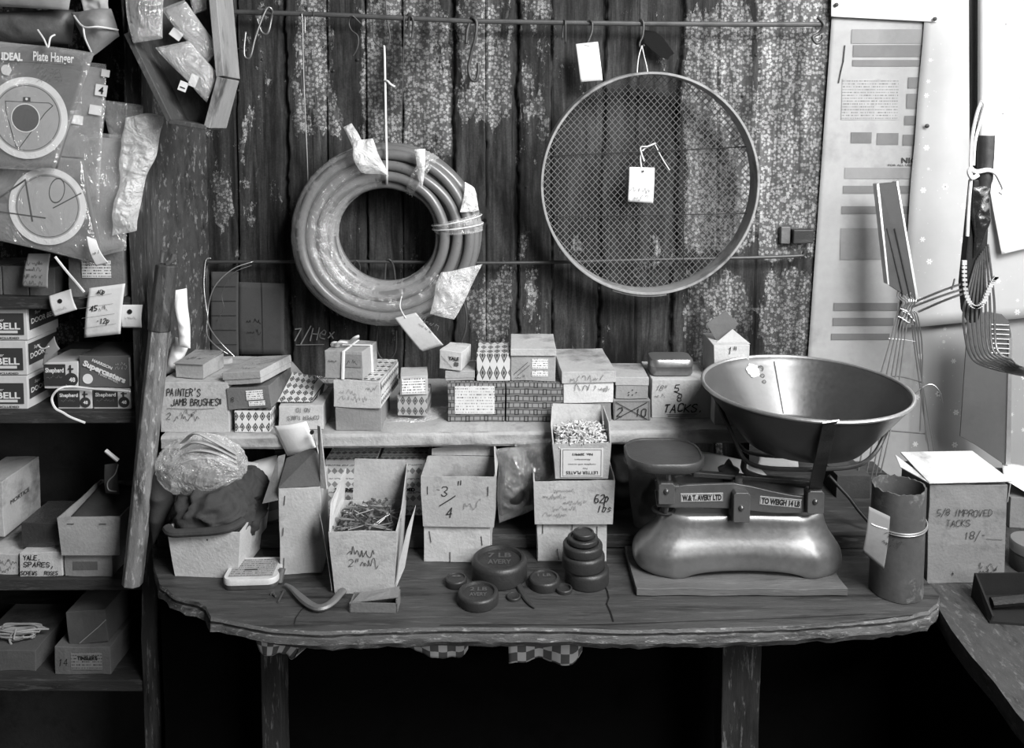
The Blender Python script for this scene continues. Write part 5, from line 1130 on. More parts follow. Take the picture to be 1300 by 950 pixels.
ragm = basic('dark_rag_cloth', .045, .9, 0, .4, 30, .3, .6); cc = wm(rb.root) @ V((0, rb.d / 2, rb.h))
blob('rag', ragm, rg, cc + V((0, .0, .005)), .066, .06, .05, .26, 1.9, 3)
blob('rag', ragm, rg, cc + V((-.015, .01, .035)), .042, .04, .036, .24, 1.5, 8)
blob('rag', ragm, rg, cc + V((.03, .02, .03)), .04, .04, .036, .24, 1.4, 14)
m = MB(); sr_ = rb.M
hem = [sr_ @ V((x, y, z)) for x, y, z in ((-rb.w * .6, .0, rb.h * 1.0), (-rb.w * .45, -.013, rb.h * .98), (-rb.w * .15, -.012, rb.h * 1.0), (rb.w * .15, -.013, rb.h * 1.04), (rb.w * .42, -.01, rb.h * 1.1), (rb.w * .56, .01, rb.h * 1.14))]
m.tube(smooth_path(hem), .0085, 10, flat=.8); m.build('hem_roll', ragm, rg, True)
bag('cloth', 'dark cloth bag hanging in shadow at the left of the rag carton', [(190, 600), (214, 596), (222, 640), (196, 690)], -.37, ragm, .02, 47, .008, 14, cat='cloth')
# flat tin on the bench front
ft = empty('flat_tin', G(316, 748, BZ) + V((0, .03, 0)), 'flat rounded pale tobacco style tin lying on the bench front', 'tin', (0, 0, R(3)))
fw = P(350, 748, ft.location.y).x - P(283, 748, ft.location.y).x; M1 = wm(ft)
m = MB(); rslab(m, [(fw - .004, .066, .013, 0), (fw - .001, .069, .015, .002), (fw - .001, .069, .015, .012)], M1); m.build('tin_base', metal(.25, .4, .2), ft, True)
m = MB(); rslab(m, [(fw + .001, .071, .016, .009), (fw + .001, .071, .016, .016), (fw - .002, .068, .014, .0185)], M1); m.build('tin_lid', basic('tin_white_edge', .6, .45, .1, .15), ft, True)
f = Fr(M1 @ V((-fw / 2 + .008, -.026, .0188)), M1.to_3x3() @ V((1, 0, 0)), M1.to_3x3() @ V((0, 1, 0)), ft); panel(f, 0, 0, fw - .016, .054, smallprint(.32, .08, .006), 'lid_print', .0004)
panel(f, (fw - .016) * .3, .018, (fw - .016) * .6, .022, ink(.05), 'lid_print', .0007)
# upright carton with flaps
up = Carton('upright_carton', 'tall narrow pale carton standing with its flaps open beside the nail carton', 'carton', (356, 408, 729, 619), z=BZ, d=.085, rz=4, mat=card(.5)); up.staples([(.15, .86, .1, .016), (.1, .5, .1, .014), (.1, .13, .05, .02)])
T = lambda x, y, z: up.M @ V((x, y, z))
m = MB(); w, h, d = up.w, up.h, up.d
m.prism([T(-w / 2, -.001, h), T(w / 2, -.001, h + .002), T(w / 2 - .002, .05, h + .055), T(-w / 2 + .004, .05, h + .03)], (0, .002, 0)); m.build('dark_flap', card(.1), up.root)
m = MB(); m.prism([T(w / 2, 0, h - .002), T(w / 2 + .012, -.01, h), T(w / 2 - .002, .02, h + .095), T(w / 2 - .01, .04, h + .09)], (.0016, 0, 0)); m.build('side_flap', card(.6), up.root)
m = MB(); m.prism([T(-w / 2 - .001, 0, h * .86), T(-w / 2 - .03, .015, h * .78), T(-w / 2 - .012, .06, h * 1.2), T(-w / 2, .06, h * 1.22)], (0, .002, 0)); m.build('side_flap', card(.28), up.root)
cq_ = [P(347, 541, -.34), P(389, 535, -.36), P(401, 568, -.38), P(365, 579, -.35)]
m = MB(); m.grid(lambda a, b: (cq_[0] * (1 - a) + cq_[1] * a) * (1 - b) + (cq_[3] * (1 - a) + cq_[2] * a) * b + V((0, -.006 * sin(pi * a), 0)), 10, 6); m.build('top_flap', paper(.85), up.root, True, solid=.0012)
m = MB(); m.prism([P(398, 548, -.385), P(401, 567, -.385), P(417, 622, -.39), P(409, 600, -.395)], (0, .0015, 0)); m.build('side_flap', card(.62), up.root)
m = MB(); m.lathe([(.0035, -.002), (.0035, .002)], (0, 0, 0), 12, Matrix.Translation(P(396, 549, -.39)) @ Matrix.Rotation(R(90), 4, 'X')); m.build('rivet', iron(.03), up.root)
# nail carton
nc = open_carton('tall flared open carton of nails with faint writing in the middle left of the bench', (425, 500, 754, 672), d=.1, taper=.14, mat=card(.48), wall=.002)
T = lambda x, y, z: nc.M @ V((x, y, z)); w, h, d = nc.w, nc.h, nc.d
f = nc.fr(); scrawl(f, w * .25, h * .65, w * .45, .012, ink(.08), .0014, 31); hand(f, '2"', w * .25, h * .45, .012, ink(.1), .0013); scrawl(f, w * .45, h * .46, w * .3, .011, ink(.1), .0013, 33)
ex = h * .62
m = MB(); bk = d + .0075
m.prism([T(-w * .4, bk, h * .98), T(w * .56, bk, h * .98), T(w * .56, bk + .012, h + ex * .96), T(-w * .38, bk + .012, h + ex)], (0, .002, 0)); m.build('back_panel', card(.4), nc.root)
m = MB(); m.prism([T(-w * .57, -.004, h * .99), T(-w * .57, bk, h * .99), T(-w * .55, bk + .01, h + ex * .75), T(-w * .62, .03, h + ex * .45)], (.002, 0, 0)); m.build('side_panel', card(.55), nc.root)
m = MB(); m.prism([T(w * .57, -.004, h * .99), T(w * .57, bk, h * .99), T(w * .6, bk + .01, h + ex * .9), T(w * .63, .02, h + ex * .35)], (-.002, 0, 0)); m.build('side_panel', card(.42), nc.root)
m = MB(); m.prism([T(-w * .55, .0, .004), T(-w * .62, .004, h * .5), T(-w * .72, .01, h), T(-w * .84, .04, h * 1.05), T(-w * .6, .03, h * .2)], (0, .002, 0)); m.build('torn_side', card(.35), nc.root)
m = MB(); m.prism([T(w * .54, .0, .01), T(w * .6, .0, h * .5), T(w * .72, .008, h * .95), T(w * .85, .03, h * 1.25), T(w * .66, .02, h * .3)], (0, .002, 0)); m.build('torn_side', card(.5), nc.root)
# loose heaps: every nail a thing
def heap(name, label, group, protos, n, ctr, hx, hy, hz, M, seed, cat):
    rr = random.Random(seed)
    for k in range(n):
        u = rr.uniform(-1, 1); v = rr.uniform(-1, 1); z = hz * (1 - .5 * (u * u + v * v)) * rr.uniform(.55, 1.0)
        p = M @ V((ctr[0] + u * hx, ctr[1] + v * hy, ctr[2] + z))
        o = bpy.data.objects.new(name, protos[k % len(protos)]); COL.objects.link(o); o.location = p
        o.rotation_euler = (rr.uniform(-.55, .55), rr.uniform(-.45, .45) + (pi if rr.random() < .3 else 0), rr.uniform(0, 2 * pi)); tag(o, label, cat, group)
def nail_mesh(L, r, hr_, mat, nm):
    m = MB(); rot = Matrix.Rotation(R(90), 4, 'Y'); m.lathe([(r * .2, -L / 2), (r, -L / 2 + .003), (r, L / 2 - .001), (hr_, L / 2 - .0006), (hr_, L / 2), (.0002, L / 2 + .0002)], (0, 0, 0), 7, rot)
    o = m.build(nm, mat); me = o.data; bpy.data.objects.remove(o); return me
nm = nail_mesh(.034, .0011, .0028, metal(.3, .5), 'nail'); nm2 = nail_mesh(.026, .001, .0026, metal(.22, .5), 'nail')
heap('nail', 'loose grey nail in the tall flared open carton', 'nails heaped in the tall carton', [nm, nm2], 95, (0, d / 2, h * .9), w * .44, d * .42, .02, nc.M, 5, 'nail')
m = MB(); m.box((-w * .5, .004, h * .6), (w * .5, d - .004, h * .905), nc.M, 6, .004); tag(m.build('nail_layer', basic('nail_mass', .12, .5, .5, .6, 90, .5, 1), None), 'packed mass of nails below the loose ones in the tall carton', 'nails', None, 'stuff')
# bent iron bar
hk = empty('bent_tool', G(395, 770, BZ), 'bent iron bar tool with a tapered point lying on the bench before the nail carton', 'tool')
m = MB(); pts = [G(x, y, BZ + .007) for x, y in ((362, 742), (370, 747), (380, 757), (392, 767), (403, 772), (414, 770), (424, 763), (431, 755), (436, 750))]
sp_ = smooth_path(pts); m.tube(sp_, [.0025 + .0042 * min(1, i / 12) for i in range(len(sp_))], 8, flat=.7); m.build('bar', iron(.16, .45), hk, True)
m = MB(); b0 = G(356, 738, BZ + .004); m.tube([b0 + V((-.001, 0, -.002)), b0 + V((.001, .004, .012)), b0 + V((.002, .006, .018))], [.0045, .005, .0055], 8); m.build('end_knob', iron(.16, .45), hk, True)
def bench_nail(label, a, b_, r=.0016):
    m = MB(); p0 = G(*a, BZ + r * 1.2); p1 = G(*b_, BZ + r * 1.2); m.tube([p0, p1], r, 7); d_ = (p1 - p0).normalized(); m.tube([p1, p1 + d_ * .001], r * 2.2, 9); tag(m.build('nail', iron(.08), None, True), label, 'nail')
bench_nail('short dark nail on the bench just below the bent tool', (353, 765), (360, 751)); bench_nail('tiny dark tack on the bench left of the short nail', (350, 757), (346, 754), .0018)
# small tray / folded card
st = empty('small_tray', G(474, 779, BZ), 'small dark folded card tray lying on the bench in front of the nail carton', 'tray', (0, 0, R(-2)))
Ms = wm(st); sw = P(504, 778, st.location.y).x - P(443, 778, st.location.y).x; m = MB()
m.box((-sw / 2, 0, 0), (sw / 2, .002, .016), Ms); m.box((-sw / 2, 0, 0), (-sw / 2 + .002, .03, .014), Ms); m.box((sw / 2 - .002, 0, 0), (sw / 2, .03, .022), Ms); m.box((-sw / 2, .0, 0), (sw / 2, .03, .0015), Ms); m.box((-sw / 2, .028, 0), (sw / 2, .03, .016), Ms); m.build('tray_body', card(.16), st)
m = MB(); m.prism([Ms @ V((-sw * .46, .003, .014)), Ms @ V((sw * .52, .003, .024)), Ms @ V((sw * .5, .022, .03)), Ms @ V((-sw * .35, .026, .016))], (0, 0, .0015)); m.build('loose_flap', card(.22), st)
# 3/4 carton on its support
lo = Carton('carton', 'pale stapled carton underneath the three quarter inch carton', 'carton', (538, 622, 714, 668), z=BZ, d=.11, rz=-3, mat=card(.52)); lo.staples([(.1, .7, -.15, .02), (.88, .62, -.1, .016), (.4, .15, .0, .018)])
hi = Carton('open_carton', 'open carton marked three quarters in pencil on top of the stapled carton', 'carton', (537, 627, 667, 604), z=lo.z1 + e2, Y=lo.Y - .006, d=.085, rz=-2, taper=.05, op=True, mat=card(.42), wall=.0022); f = hi.fr(); w, h = hi.w, hi.h
hand(f, '3', w * .26, h * .6, .017, ink(.03), .0018); hand(f, '4', w * .33, h * .2, .017, ink(.03), .002); line(f, [(w * .24, h * .42), (w * .4, h * .56), (w * .46, h * .62)], .0018, ink(.03)); hand(f, '"', w * .48, h * .74, .014, ink(.03), .002); line(f, [(w * .2, h * .74), (w * .24, h * .73)], .001, ink(.1))
scrawl(f, w * .58, h * .42, w * .25, .013, ink(.28), .0011, 9); hi.staples([(.07, .72, 0, .014), (.92, .72, 0, .016)])
m = MB(); T = lambda x, y, z: hi.M @ V((x, y, z)); k = 1.025
m.prism([T(-w * .47, hi.d * 1.03, h), T(w * .52, hi.d * 1.03, h), T(w * .42, hi.d * 1.06, h * 1.3), T(-w * .47, hi.d * 1.05, h * 1.12)], (0, .002, 0)); m.build('back_flap', card(.45), hi.root)
m = MB(); m.prism([T(w * .52, .0, h), T(w * .52, hi.d, h), T(w * .46, hi.d * 1.0, h * 1.28)], (.002, 0, 0)); m.build('side_flap', card(.5), hi.root)
# 62p carton, support and letter plates carton
a1 = Carton('carton', 'pale stapled carton underneath the carton marked 62p', 'carton', (682, 770, 713, 664), z=BZ, d=.09, mat=card(.5)); a1.staples([(.08, .85, 0, .016), (.86, .8, 0, .016), (.5, .75, .05, .03), (.3, .2, -.15, .02)])
a2 = Carton('open_carton', 'open dark inside carton with 62p written on the front', 'carton', (679, 778, 663, 610), z=a1.z1 + e2, Y=a1.Y - .008, d=.1, op=True, taper=.04, mat=card(.45), wall=.0022); f = a2.fr(); w, h = a2.w, a2.h
hand(f, '62p', w * .76, h * .52, .014, ink(.01), .0017, slant=.25, width=w * .2); hand(f, 'lbs', w * .8, h * .3, .011, ink(.01), .0014, slant=.3)
for k_ in range(5): scrawl(f, w * (.1 + .13 * (k_ % 3)), h * (.2 + .14 * k_), w * .3, .006, ink(.2), .0007, 70 + k_)
a3 = Carton('open_carton', 'open box of white screws with an upside down LETTER PLATES label', 'carton', (705, 772, 612, 563), z=a2.z1 + .001, Y=a2.Y + .004, d=.085, op=True, taper=.1, mat=card(.42), wall=.002); f = a3.fr(); w, h = a3.w, a3.h
panel(f, w * .1, h * .06, w * .9, h * .9, basic('label_paper', .55, .7, 0, .1, 14, .15), 'paper_label', .0006); line(f, [(w * .14, h * .1), (w * .86, h * .1), (w * .86, h * .86), (w * .14, h * .86), (w * .14, h * .1)], .0006, ink(.05), 'label_border', .0012)
fi = Fr(f.at(w * .9, h * .9, .0006), -f.U, -f.V, a3.root); fi.N = f.N
prnt(fi, 'LETTER PLATES', w * .1, h * .66, .0055, ink(), width=w * .6, bold=.015); prnt(fi, 'No. 2099/1', w * .2, h * .14, .004, ink(), width=w * .38, bold=.03); prnt(fi, 'Aluminium', w * .24, h * .3, .003, ink(), width=w * .3); prnt(fi, 'complete with screws', w * .14, h * .44, .003, ink(), width=w * .52); prnt(fi, 'Four', w * .3, h * .56, .003, ink())
m = MB(); T = lambda x, y, z: a3.M @ V((x, y, z))
bk = a3.d * 1.05
m.prism([T(-w * .53, bk, h), T(w * .5, bk, h), T(w * .46, bk + .004, h + .035), T(-w * .5, bk + .004, h + .037)], (0, .002, 0)); m.build('back_panel', card(.5), a3.root)
m = MB(); m.prism([T(w * .55, 0, h), T(w * .55, bk, h), T(w * .52, bk, h + .034), T(w * .57, .04, h + .022)], (-.0018, 0, 0)); m.build('side_panel', card(.4), a3.root)
m = MB(); m.prism([T(-w * .55, 0, h), T(-w * .55, bk, h), T(-w * .52, bk, h + .034), T(-w * .57, .04, h + .018)], (.0018, 0, 0)); m.build('side_panel', card(.5), a3.root)
wn = nail_mesh(.014, .0011, .0028, basic('white_screw_metal', .6, .4, .3), 'screw'); wn2 = nail_mesh(.011, .001, .0026, basic('white_screw_metal', .6, .4, .3), 'screw')
heap('screw', 'loose bright screw in the box with the letter plates label', 'screws heaped in the letter plates box', [wn, wn2], 280, (0, a3.d * .52, h * .86), w * .46, a3.d * .44, .022, a3.M @ Matrix.Translation((0, 0, 0)) @ Matrix.Rotation(R(8), 4, 'X'), 9, 'screw')
m = MB(); m.box((-w * .48, .004, h * .5), (w * .48, a3.d - .003, h * .93), a3.M @ Matrix.Rotation(R(5), 4, 'X'), 6, .002); tag(m.build('screw_layer', basic('screw_mass', .3, .5, .3, .6, 120, .5, 1), None), 'packed mass of screws below the loose ones in the letter plates box', 'screws', None, 'stuff')
# ------------------------------------------------------------------ WEIGHTS
wi = iron(.04, .45); wl = iron(.12, .42)
def weight(label, px, py, rpx, hgt, z=BZ, Y=None, txt=None, recess=.004, mat=None, group=None):
    c = G(px, py, z) if Y is None else V((P(px, py, Y).x, Y, z))
    r = rpx * (c.y - CAM.y) / F; o = empty('scale_weight', c, label, 'weight', group=group)
    m = MB(); h = hgt; rim = r * .84
    rim = r * .8
    m.lathe([(r * .95, 0), (r * .99, h * .05), (r, h * .12), (r * 1.0, h * .74), (r * .99, h * .82), (r * .955, h * .92), (r * .9, h * .985), (r * .86, h), (rim, h * .99), (rim * .975, h - recess * .5), (rim * .95, h - recess), (.0005, h - recess)], c, 64); m.build('weight_body', mat or wi, o, True, angle=50)
    if txt:
        f = Fr(c + V((-r * .5, -r * .3, h - recess)), (1, 0, 0), (0, 1, 0), o)
        for k, t in enumerate(txt): prnt(f, t, r * .08, r * (.48 - .46 * k), r * .3, basic('cast_letters', .13, .4, .5), width=r * .85, bold=.03, e=.0008)
    return c, r
def front_base(py, z): return G(600, py, z).y
weight('largest round iron weight with raised lettering behind the smaller weights', 634, 732, 36.5, .034, txt=('7 LB', 'AVERY'), recess=.006)
weight('medium round iron weight with clear raised lettering at the front', 607, 764, 27, .018, txt=('2 LB', 'AVERY'), recess=.004)
weight('small round weight behind and left of the lettered front weight', 579, 742, 14.5, .012, txt=('8',), recess=.002)
weight('middle sized plain round weight right of the pointed blade', 691, 744, 20.5, .016, txt=('1 LB',), recess=.003)
weight('small ring shaped weight right of the middle sized one', 716, 751, 11, .007, recess=.004)
weight('tiny flat disc weight left of the pointed blade', 652, 760, 9.5, .005, recess=.0005)
gp = None; c0, r0 = weight('bottom wide weight of the tall stack', 745, 738, 29, .026)
zz = c0.z + .0265
c1_, r1_ = weight('second wide weight from the bottom of the tall stack', 745, 0, 28, .024, z=zz, Y=c0.y); zz += .0245
c2_, r2_ = weight('third widest weight near the top of the tall stack', 744, 0, 26, .016, z=zz, Y=c0.y, recess=.003); zz += .0165
weight('medium weight under the smallest one on the tall stack', 744, 0, 20, .009, z=zz, Y=c0.y, recess=.002); zz += .0095
weight('smallest weight on the very top of the tall stack', 745, 0, 14, .008, z=zz, Y=c0.y, recess=.002)
bl = empty('pointed_blade', G(668, 760, BZ), 'short pointed dark iron blade lying among the weights', 'blade')
m = MB(); pts = [G(x, y, BZ + .003) for x, y in ((656, 733), (658, 742), (665, 755), (673, 766), (679, 772))]; s_ = smooth_path(pts); m.tube(s_, [.0015 + .004 * sin(pi * min(1, (i + 1) / len(s_))) for i in range(len(s_))], 8, flat=.5); m.build('blade', iron(.06, .3), bl, True)
m = MB(); m.tube([pts[0] + V((0, 0, 0)), pts[0] + V((-.002, .008, .003))], [.002, .001], 7); m.build('tip', iron(.1, .3), bl, True)
# ================================================================== COUNTER SCALES
bdY = G(940, 758, BZ).y
sb = tag(MB().box((P(808, 757, bdY).x, bdY, BZ + .0018), (P(1076, 757, bdY).x, bdY + .135, BZ + .0135), None, 14, .0018).build('wooden_board', wood('scale_board_wood', .1, (1.2, 9, 9), .5, .6, .1), None, bevel=.001), 'thin wooden board under the counter scales', 'board')
bz = BZ + .0148; cy = bdY + .076; scx = P(934, 700, cy).x
sc = empty('counter_scales', (scx, cy, bz), 'cast counter weighing scales with a big round metal pan', 'scales')
castm = basic('cast_base_metal', .3, .36, .8, .3, 14, .3, .15, .5); castm2 = basic('cast_paint', .12, .35, .4, .2, 30, .2, .2, .5)
lv = []
for (py, xl, xr_, hd_) in ((746, 822, 1050, .054), (742, 812, 1058, .058), (732, 804, 1064, .062), (716, 804, 1063, .061), (702, 811, 1057, .055), (688, 823, 1050, .047), (674, 833, 1045, .041), (664, 838, 1043, .038), (658, 842, 1040, .034), (656, 846, 1036, .030)):
    yf = cy - hd_; z = P(934, py, yf).z; lv.append((max(z, bz), P(xl, py, cy).x - scx, P(xr_, py, cy).x - scx, hd_))
lv[0] = (bz, *lv[0][1:])
import bisect
def lvl(t):
    t = t * (len(lv) - 1); i = min(int(t), len(lv) - 2); f = t - i; f2 = f
    p0 = lv[max(i - 1, 0)]; p1 = lv[i]; p2 = lv[i + 1]; p3 = lv[min(i + 2, len(lv) - 1)]
    return [.5 * (2 * b + (c - a) * f + (2 * a - 5 * b + 4 * c - d_) * f * f + (3 * b - a - 3 * c + d_) * f ** 3) for a, b, c, d_ in zip(p0, p1, p2, p3)]
ZTOP = lv[-1][0]
m = MB(); NR = 96
def body(a, b):
    z, xl, xr_, hd_ = lvl(b); t = 2 * pi * a; c_, s_ = cos(t), sin(t); e = .72
    x = abs(c_) ** e * (1 if c_ > 0 else -1); y = abs(s_) ** e * (1 if s_ > 0 else -1)
    mid = (xl + xr_) / 2; hw = (xr_ - xl) / 2; waist = 1 - .36 * max(0, 1 - (x / .7) ** 2) * (1 - b * .6)
    zz = z
    if b < .5: zz += .0125 * max(0, 1 - (abs(x) / .62) ** 5) * (1 - b / .5) ** 2
    return V((scx + mid + hw * x, cy + hd_ * y * waist, zz))
m.grid(body, NR, 44)
top = [body(k / NR, 1) for k in range(NR)]; m.add(top, [list(range(NR))[::-1]])
m.build('base', castm, sc, True, angle=60)
bY = cy - .034
def outline(pts, Y, th, name, mat, bev=.001, parent=sc):
    m = MB(); m.prism(PP(pts, Y), (0, th, 0)); return m.build(name, mat, parent, bevel=bev)
bpts = [(832, 624), (850, 619), (872, 616), (900, 615), (932, 614), (955, 618), (980, 624), (1005, 629), (1040, 633), (1042, 650), (1010, 652), (985, 652), (955, 649), (930, 646), (890, 645), (855, 645), (834, 644)]
outline(bpts, bY, .006, 'beam', castm2); outline([(x, y - 13) for x, y in bpts], bY + .055, .006, 'beam', castm2)
outline([(880, 600), (1040, 612), (1040, 617), (880, 606)], bY + .03, .012, 'cross_bar', iron(.05))
def plate(q, txt, nm):
    c_ = PP(q, bY - .0008); f = Fr(c_[3], c_[2] - c_[3], c_[0] - c_[3], sc); w = (c_[2] - c_[3]).length; h = (c_[0] - c_[3]).length
    m = MB(); m.prism(c_, (0, .0012, 0)); o = m.build('name_plate', basic('plate_white', .5, .4, .3, .15), sc, bevel=.0003)
    f.p = o; prnt(f, txt, w * .04, h * .22, h * .6, ink(), width=w * .92, bold=.05, e=.0006)
    fb_ = Fr(f.O, f.U, f.V, o); line(fb_, [(.001, .001), (w - .001, .001), (w - .001, h - .001), (.001, h - .001), (.001, .001)], .0004, ink(), 'plate_border', .0005)
plate([(864, 627), (918, 626), (918, 637), (864, 638)], 'W.& T. AVERY LTD', 'l'); plate([(965, 630), (1018, 635), (1017, 646), (964, 641)], 'TO WEIGH 14 LB', 'r')
m = MB(); m.lathe([(.0001, -.002), (.004, -.002), (.0042, 0)], (0, 0, 0), 16, Matrix.Translation(P(957, 630, bY)) @ Matrix.Rotation(R(90), 4, 'X')); m.build('stamp', metal(.3), sc, True)
def block(x0, x1, y0, y1, bx, by, nm='pivot_block', Y=bY - .012, dp=.02):
    a = P(x0, y1, Y); b_ = P(x1, y0, Y); m = MB(); r_ = .004
    prof = [(a.x + .001, a.z), (b_.x - .001, a.z), (b_.x, a.z + .002), (b_.x, b_.z - r_), (b_.x - r_, b_.z), (a.x + r_, b_.z), (a.x, b_.z - r_), (a.x, a.z + .002)]
    m.prism([V((x, Y, z)) for x, z in prof], (0, dp, 0)); o = m.build(nm, castm2, sc, bevel=.0012)
    m = MB(); c_ = P(bx, by, Y); m.lathe([(.0046, 0), (.0046, .001), (.0035, .003), (.001, .0042), (.0001, .0044)], (0, 0, 0), 16, Matrix.Translation(c_) @ Matrix.Rotation(R(90), 4, 'X')); m.build('bolt', metal(.2, .3), o, True)
    return o
block(836, 857, 614, 641, 846, 624); block(931, 953, 626, 664, 941, 645, Y=cy - .05, dp=.03); block(1025, 1047, 624, 653, 1035, 637)
m = MB(); a = P(846, 641, bY); m.tube([a + V((0, .006, .0)), a + V((0, .012, -.016))], .006, 10); m.build('stem', iron(.06), sc, True)
m = MB(); m.lathe([(.018, 0), (.02, .003), (.016, .005), (.010, .003)], V((P(846, 650, bY).x, cy - .008, ZTOP - .001)), 28, cap=False); m.build('stem_collar', iron(.05), sc, True)
# weight platter on the left
plc = P(842, 574, cy + .0); zt_ = plc.z; pw_ = P(890, 582, cy).x - P(793, 582, cy).x
m = MB(); Mp = Matrix.Translation((plc.x, cy + .0, zt_)); D_ = .118
rslab(m, [(pw_ * .9, D_ * .9, .035, -.016), (pw_ * .98, D_ * .98, .042, -.013), (pw_, D_, .045, -.004), (pw_, D_, .045, .0), (pw_ * .975, D_ * .975, .043, .0022), (pw_ * .93, D_ * .93, .04, .0015), (pw_ * .92, D_ * .92, .04, -.0005)], Mp); m.build('weight_platter', iron(.07, .45), sc, True, angle=50)
m = MB(); m.tube([V((plc.x + .004, cy - .03, zt_ - .016)), V((plc.x + .004, cy - .03, P(846, 616, bY).z))], .004, 10); m.build('platter_post', metal(.4), sc, True)
m = MB(); m.box((plc.x - .012, cy - .044, P(846, 616, bY).z - .002), (plc.x + .018, cy + .04, P(846, 616, bY).z + .003)); m.build('platter_cross', castm2, sc, bevel=.001)
# pan
pnc = P(1021, 492, cy + .01); PR = (P(1147, 492, cy + .01).x - P(895, 492, cy + .01).x) / 2; pzb = P(1021, 588, cy + .01 - .095).z; PH = pnc.z - pzb
MP = Matrix.Translation(pnc) @ Matrix.Rotation(R(1.2), 4, 'X')
prof = []
for i in range(15): t = i / 14; prof.append((.095 + (PR - .095) * (t ** .97), -PH + PH * t))
inner = [(r - .0016, z + .0012) for r, z in prof][::-1]
m = MB(); outp = [(.0005, -PH), (.05, -PH), (.088, -PH), (.0935, -PH + .0005)] + prof + [(PR + .0022, .001), (PR + .0022, .0035), (PR, .0045), (PR - .0022, .0035)] + inner[1:] + [(.08, -PH + .002), (.05, -PH + .002), (.0005, -PH + .002)]
m.lathe(outp, (0, 0, 0), 128, MP, cap=False); panm = metal(.3, .42, 0); pan = m.build('pan', basic('pan_metal', .12, .36, .75, .3, 14, .35, .12, .5, None, .0), sc, True, angle=60)
m = MB(); m.tube([MP @ V((PR * cos(t), PR * sin(t), .0035)) for t in np.linspace(0, 2 * pi, 97)[:-1]], .0032, 8, True); m.build('rolled_rim', metal(.55, .35), pan, True)
def pan_pt(ang, t, off): r_ = .095 + (PR - .095) * (t ** .97) + off; return MP @ V((r_ * cos(ang), r_ * sin(ang), -PH + PH * t))
m = MB(); m.grid(lambda a, b: pan_pt(R(90) + (a - .5) * .012, .1 + .86 * b, -.0045), 2, 12); m.build('seam', iron(.03), pan)
m = MB(); ca = R(107); 
vs = [pan_pt(ca, .82, -.0045)]; 
for k in range(28):
    an = 2 * pi * k / 28; rr_ = 1 + .35 * noise.noise(V((cos(an) * 2, sin(an) * 2, 3))); vs.append(pan_pt(ca + .085 * cos(an) * rr_, .82 + .11 * sin(an) * rr_, -.0045))
m.add(vs, [[0, k + 1, (k + 1) % 28 + 1] for k in range(28)]); m.build('bare_patch', basic('bare_patch', .85, .6), pan)
for t_, s_ in ((.84, .006), (.72, .004), (.62, .0035)):
    m = MB(); q_ = pan_pt(R(101), t_, -.005); m.lathe([(s_, 0), (s_ * .6, 0)], (0, 0, 0), 18, Matrix.Translation(q_) @ Matrix.Rotation(R(80), 4, 'X'), cap=False); m.build('stamp_ring', iron(.08), pan)
# cradle under the pan
def strap(pts, w, th, nm, mat):
    m = MB(); s_ = smooth_path(pts, 4); vs = []
    for p in s_: vs += [p + V((-w / 2, 0, 0)), p + V((w / 2, 0, 0)), p + V((w / 2, th, 0)), p + V((-w / 2, th, 0))]
    n = len(s_); fs = [[0, 3, 2, 1], [(n - 1) * 4 + k for k in range(4)]]
    for i in range(n - 1):
        for k in range(4): fs.append([i * 4 + k, i * 4 + (k + 1) % 4, i * 4 + 4 + (k + 1) % 4, i * 4 + 4 + k])
    m.add(vs, fs); return m.build(nm, mat, sc, bevel=.0008)
dki = iron(.035, .4)
yfr = cy - .147
strap([P(1054, 536, yfr - .012), P(1049, 560, yfr + .008), P(1042, 590, yfr + .035), P(1035, 622, bY - .004)], .021, .003, 'cradle_strap', dki)
m = MB(); a = P(1044, 537, yfr - .013); b_ = P(1065, 534, yfr - .013); m.tube([a, b_], .0018, 6); m.build('strap_lip', metal(.5), sc, True)
m = MB(); m.tube(smooth_path([P(906, 500, cy - .0), P(920, 530, cy - .01), P(933, 560, cy - .02), P(945, 583, cy - .03), P(965, 593, cy - .06), P(1000, 596, cy - .08), (P(1040, 596, cy - .085)), P(1085, 592, cy - .06), P(1108, 578, cy - .02), P(1122, 555, cy - .0), P(1136, 520, cy)]), .0036, 8); m.build('cradle_rod', dki, sc, True)
m = MB(); m.tube(smooth_path([P(906, 500, cy + .02), P(935, 560, cy + .04), P(960, 577, cy + .08), P(1030, 580, cy + .1), P(1090, 574, cy + .08), P(1120, 545, cy + .04)]), .0034, 8); m.build('cradle_rod', dki, sc, True)
m = MB(); m.tube(smooth_path([P(945, 585, cy - .02), P(948, 600, cy), P(990, 612, cy + .01), P(1035, 618, cy - .01)]), .005, 8); m.build('cradle_rod', dki, sc, True)
m = MB(); fx = P(925, 600, cy + .02); m.lathe([(.016, 0), (.018, .006), (.008, .012), (.004, .02), (.0005, .024)], fx, 20); m.tube([fx, V((fx.x, fx.y, ZTOP))], .009, 10); m.build('centre_post', iron(.04), sc, True)
m = MB(); bxp = P(938, 612, cy - .012); m.tube([bxp + V((0, 0, -.03)), bxp + V((0, 0, .008))], .006, 12); m.build('brass_post', metal(.5, .3), sc, True)
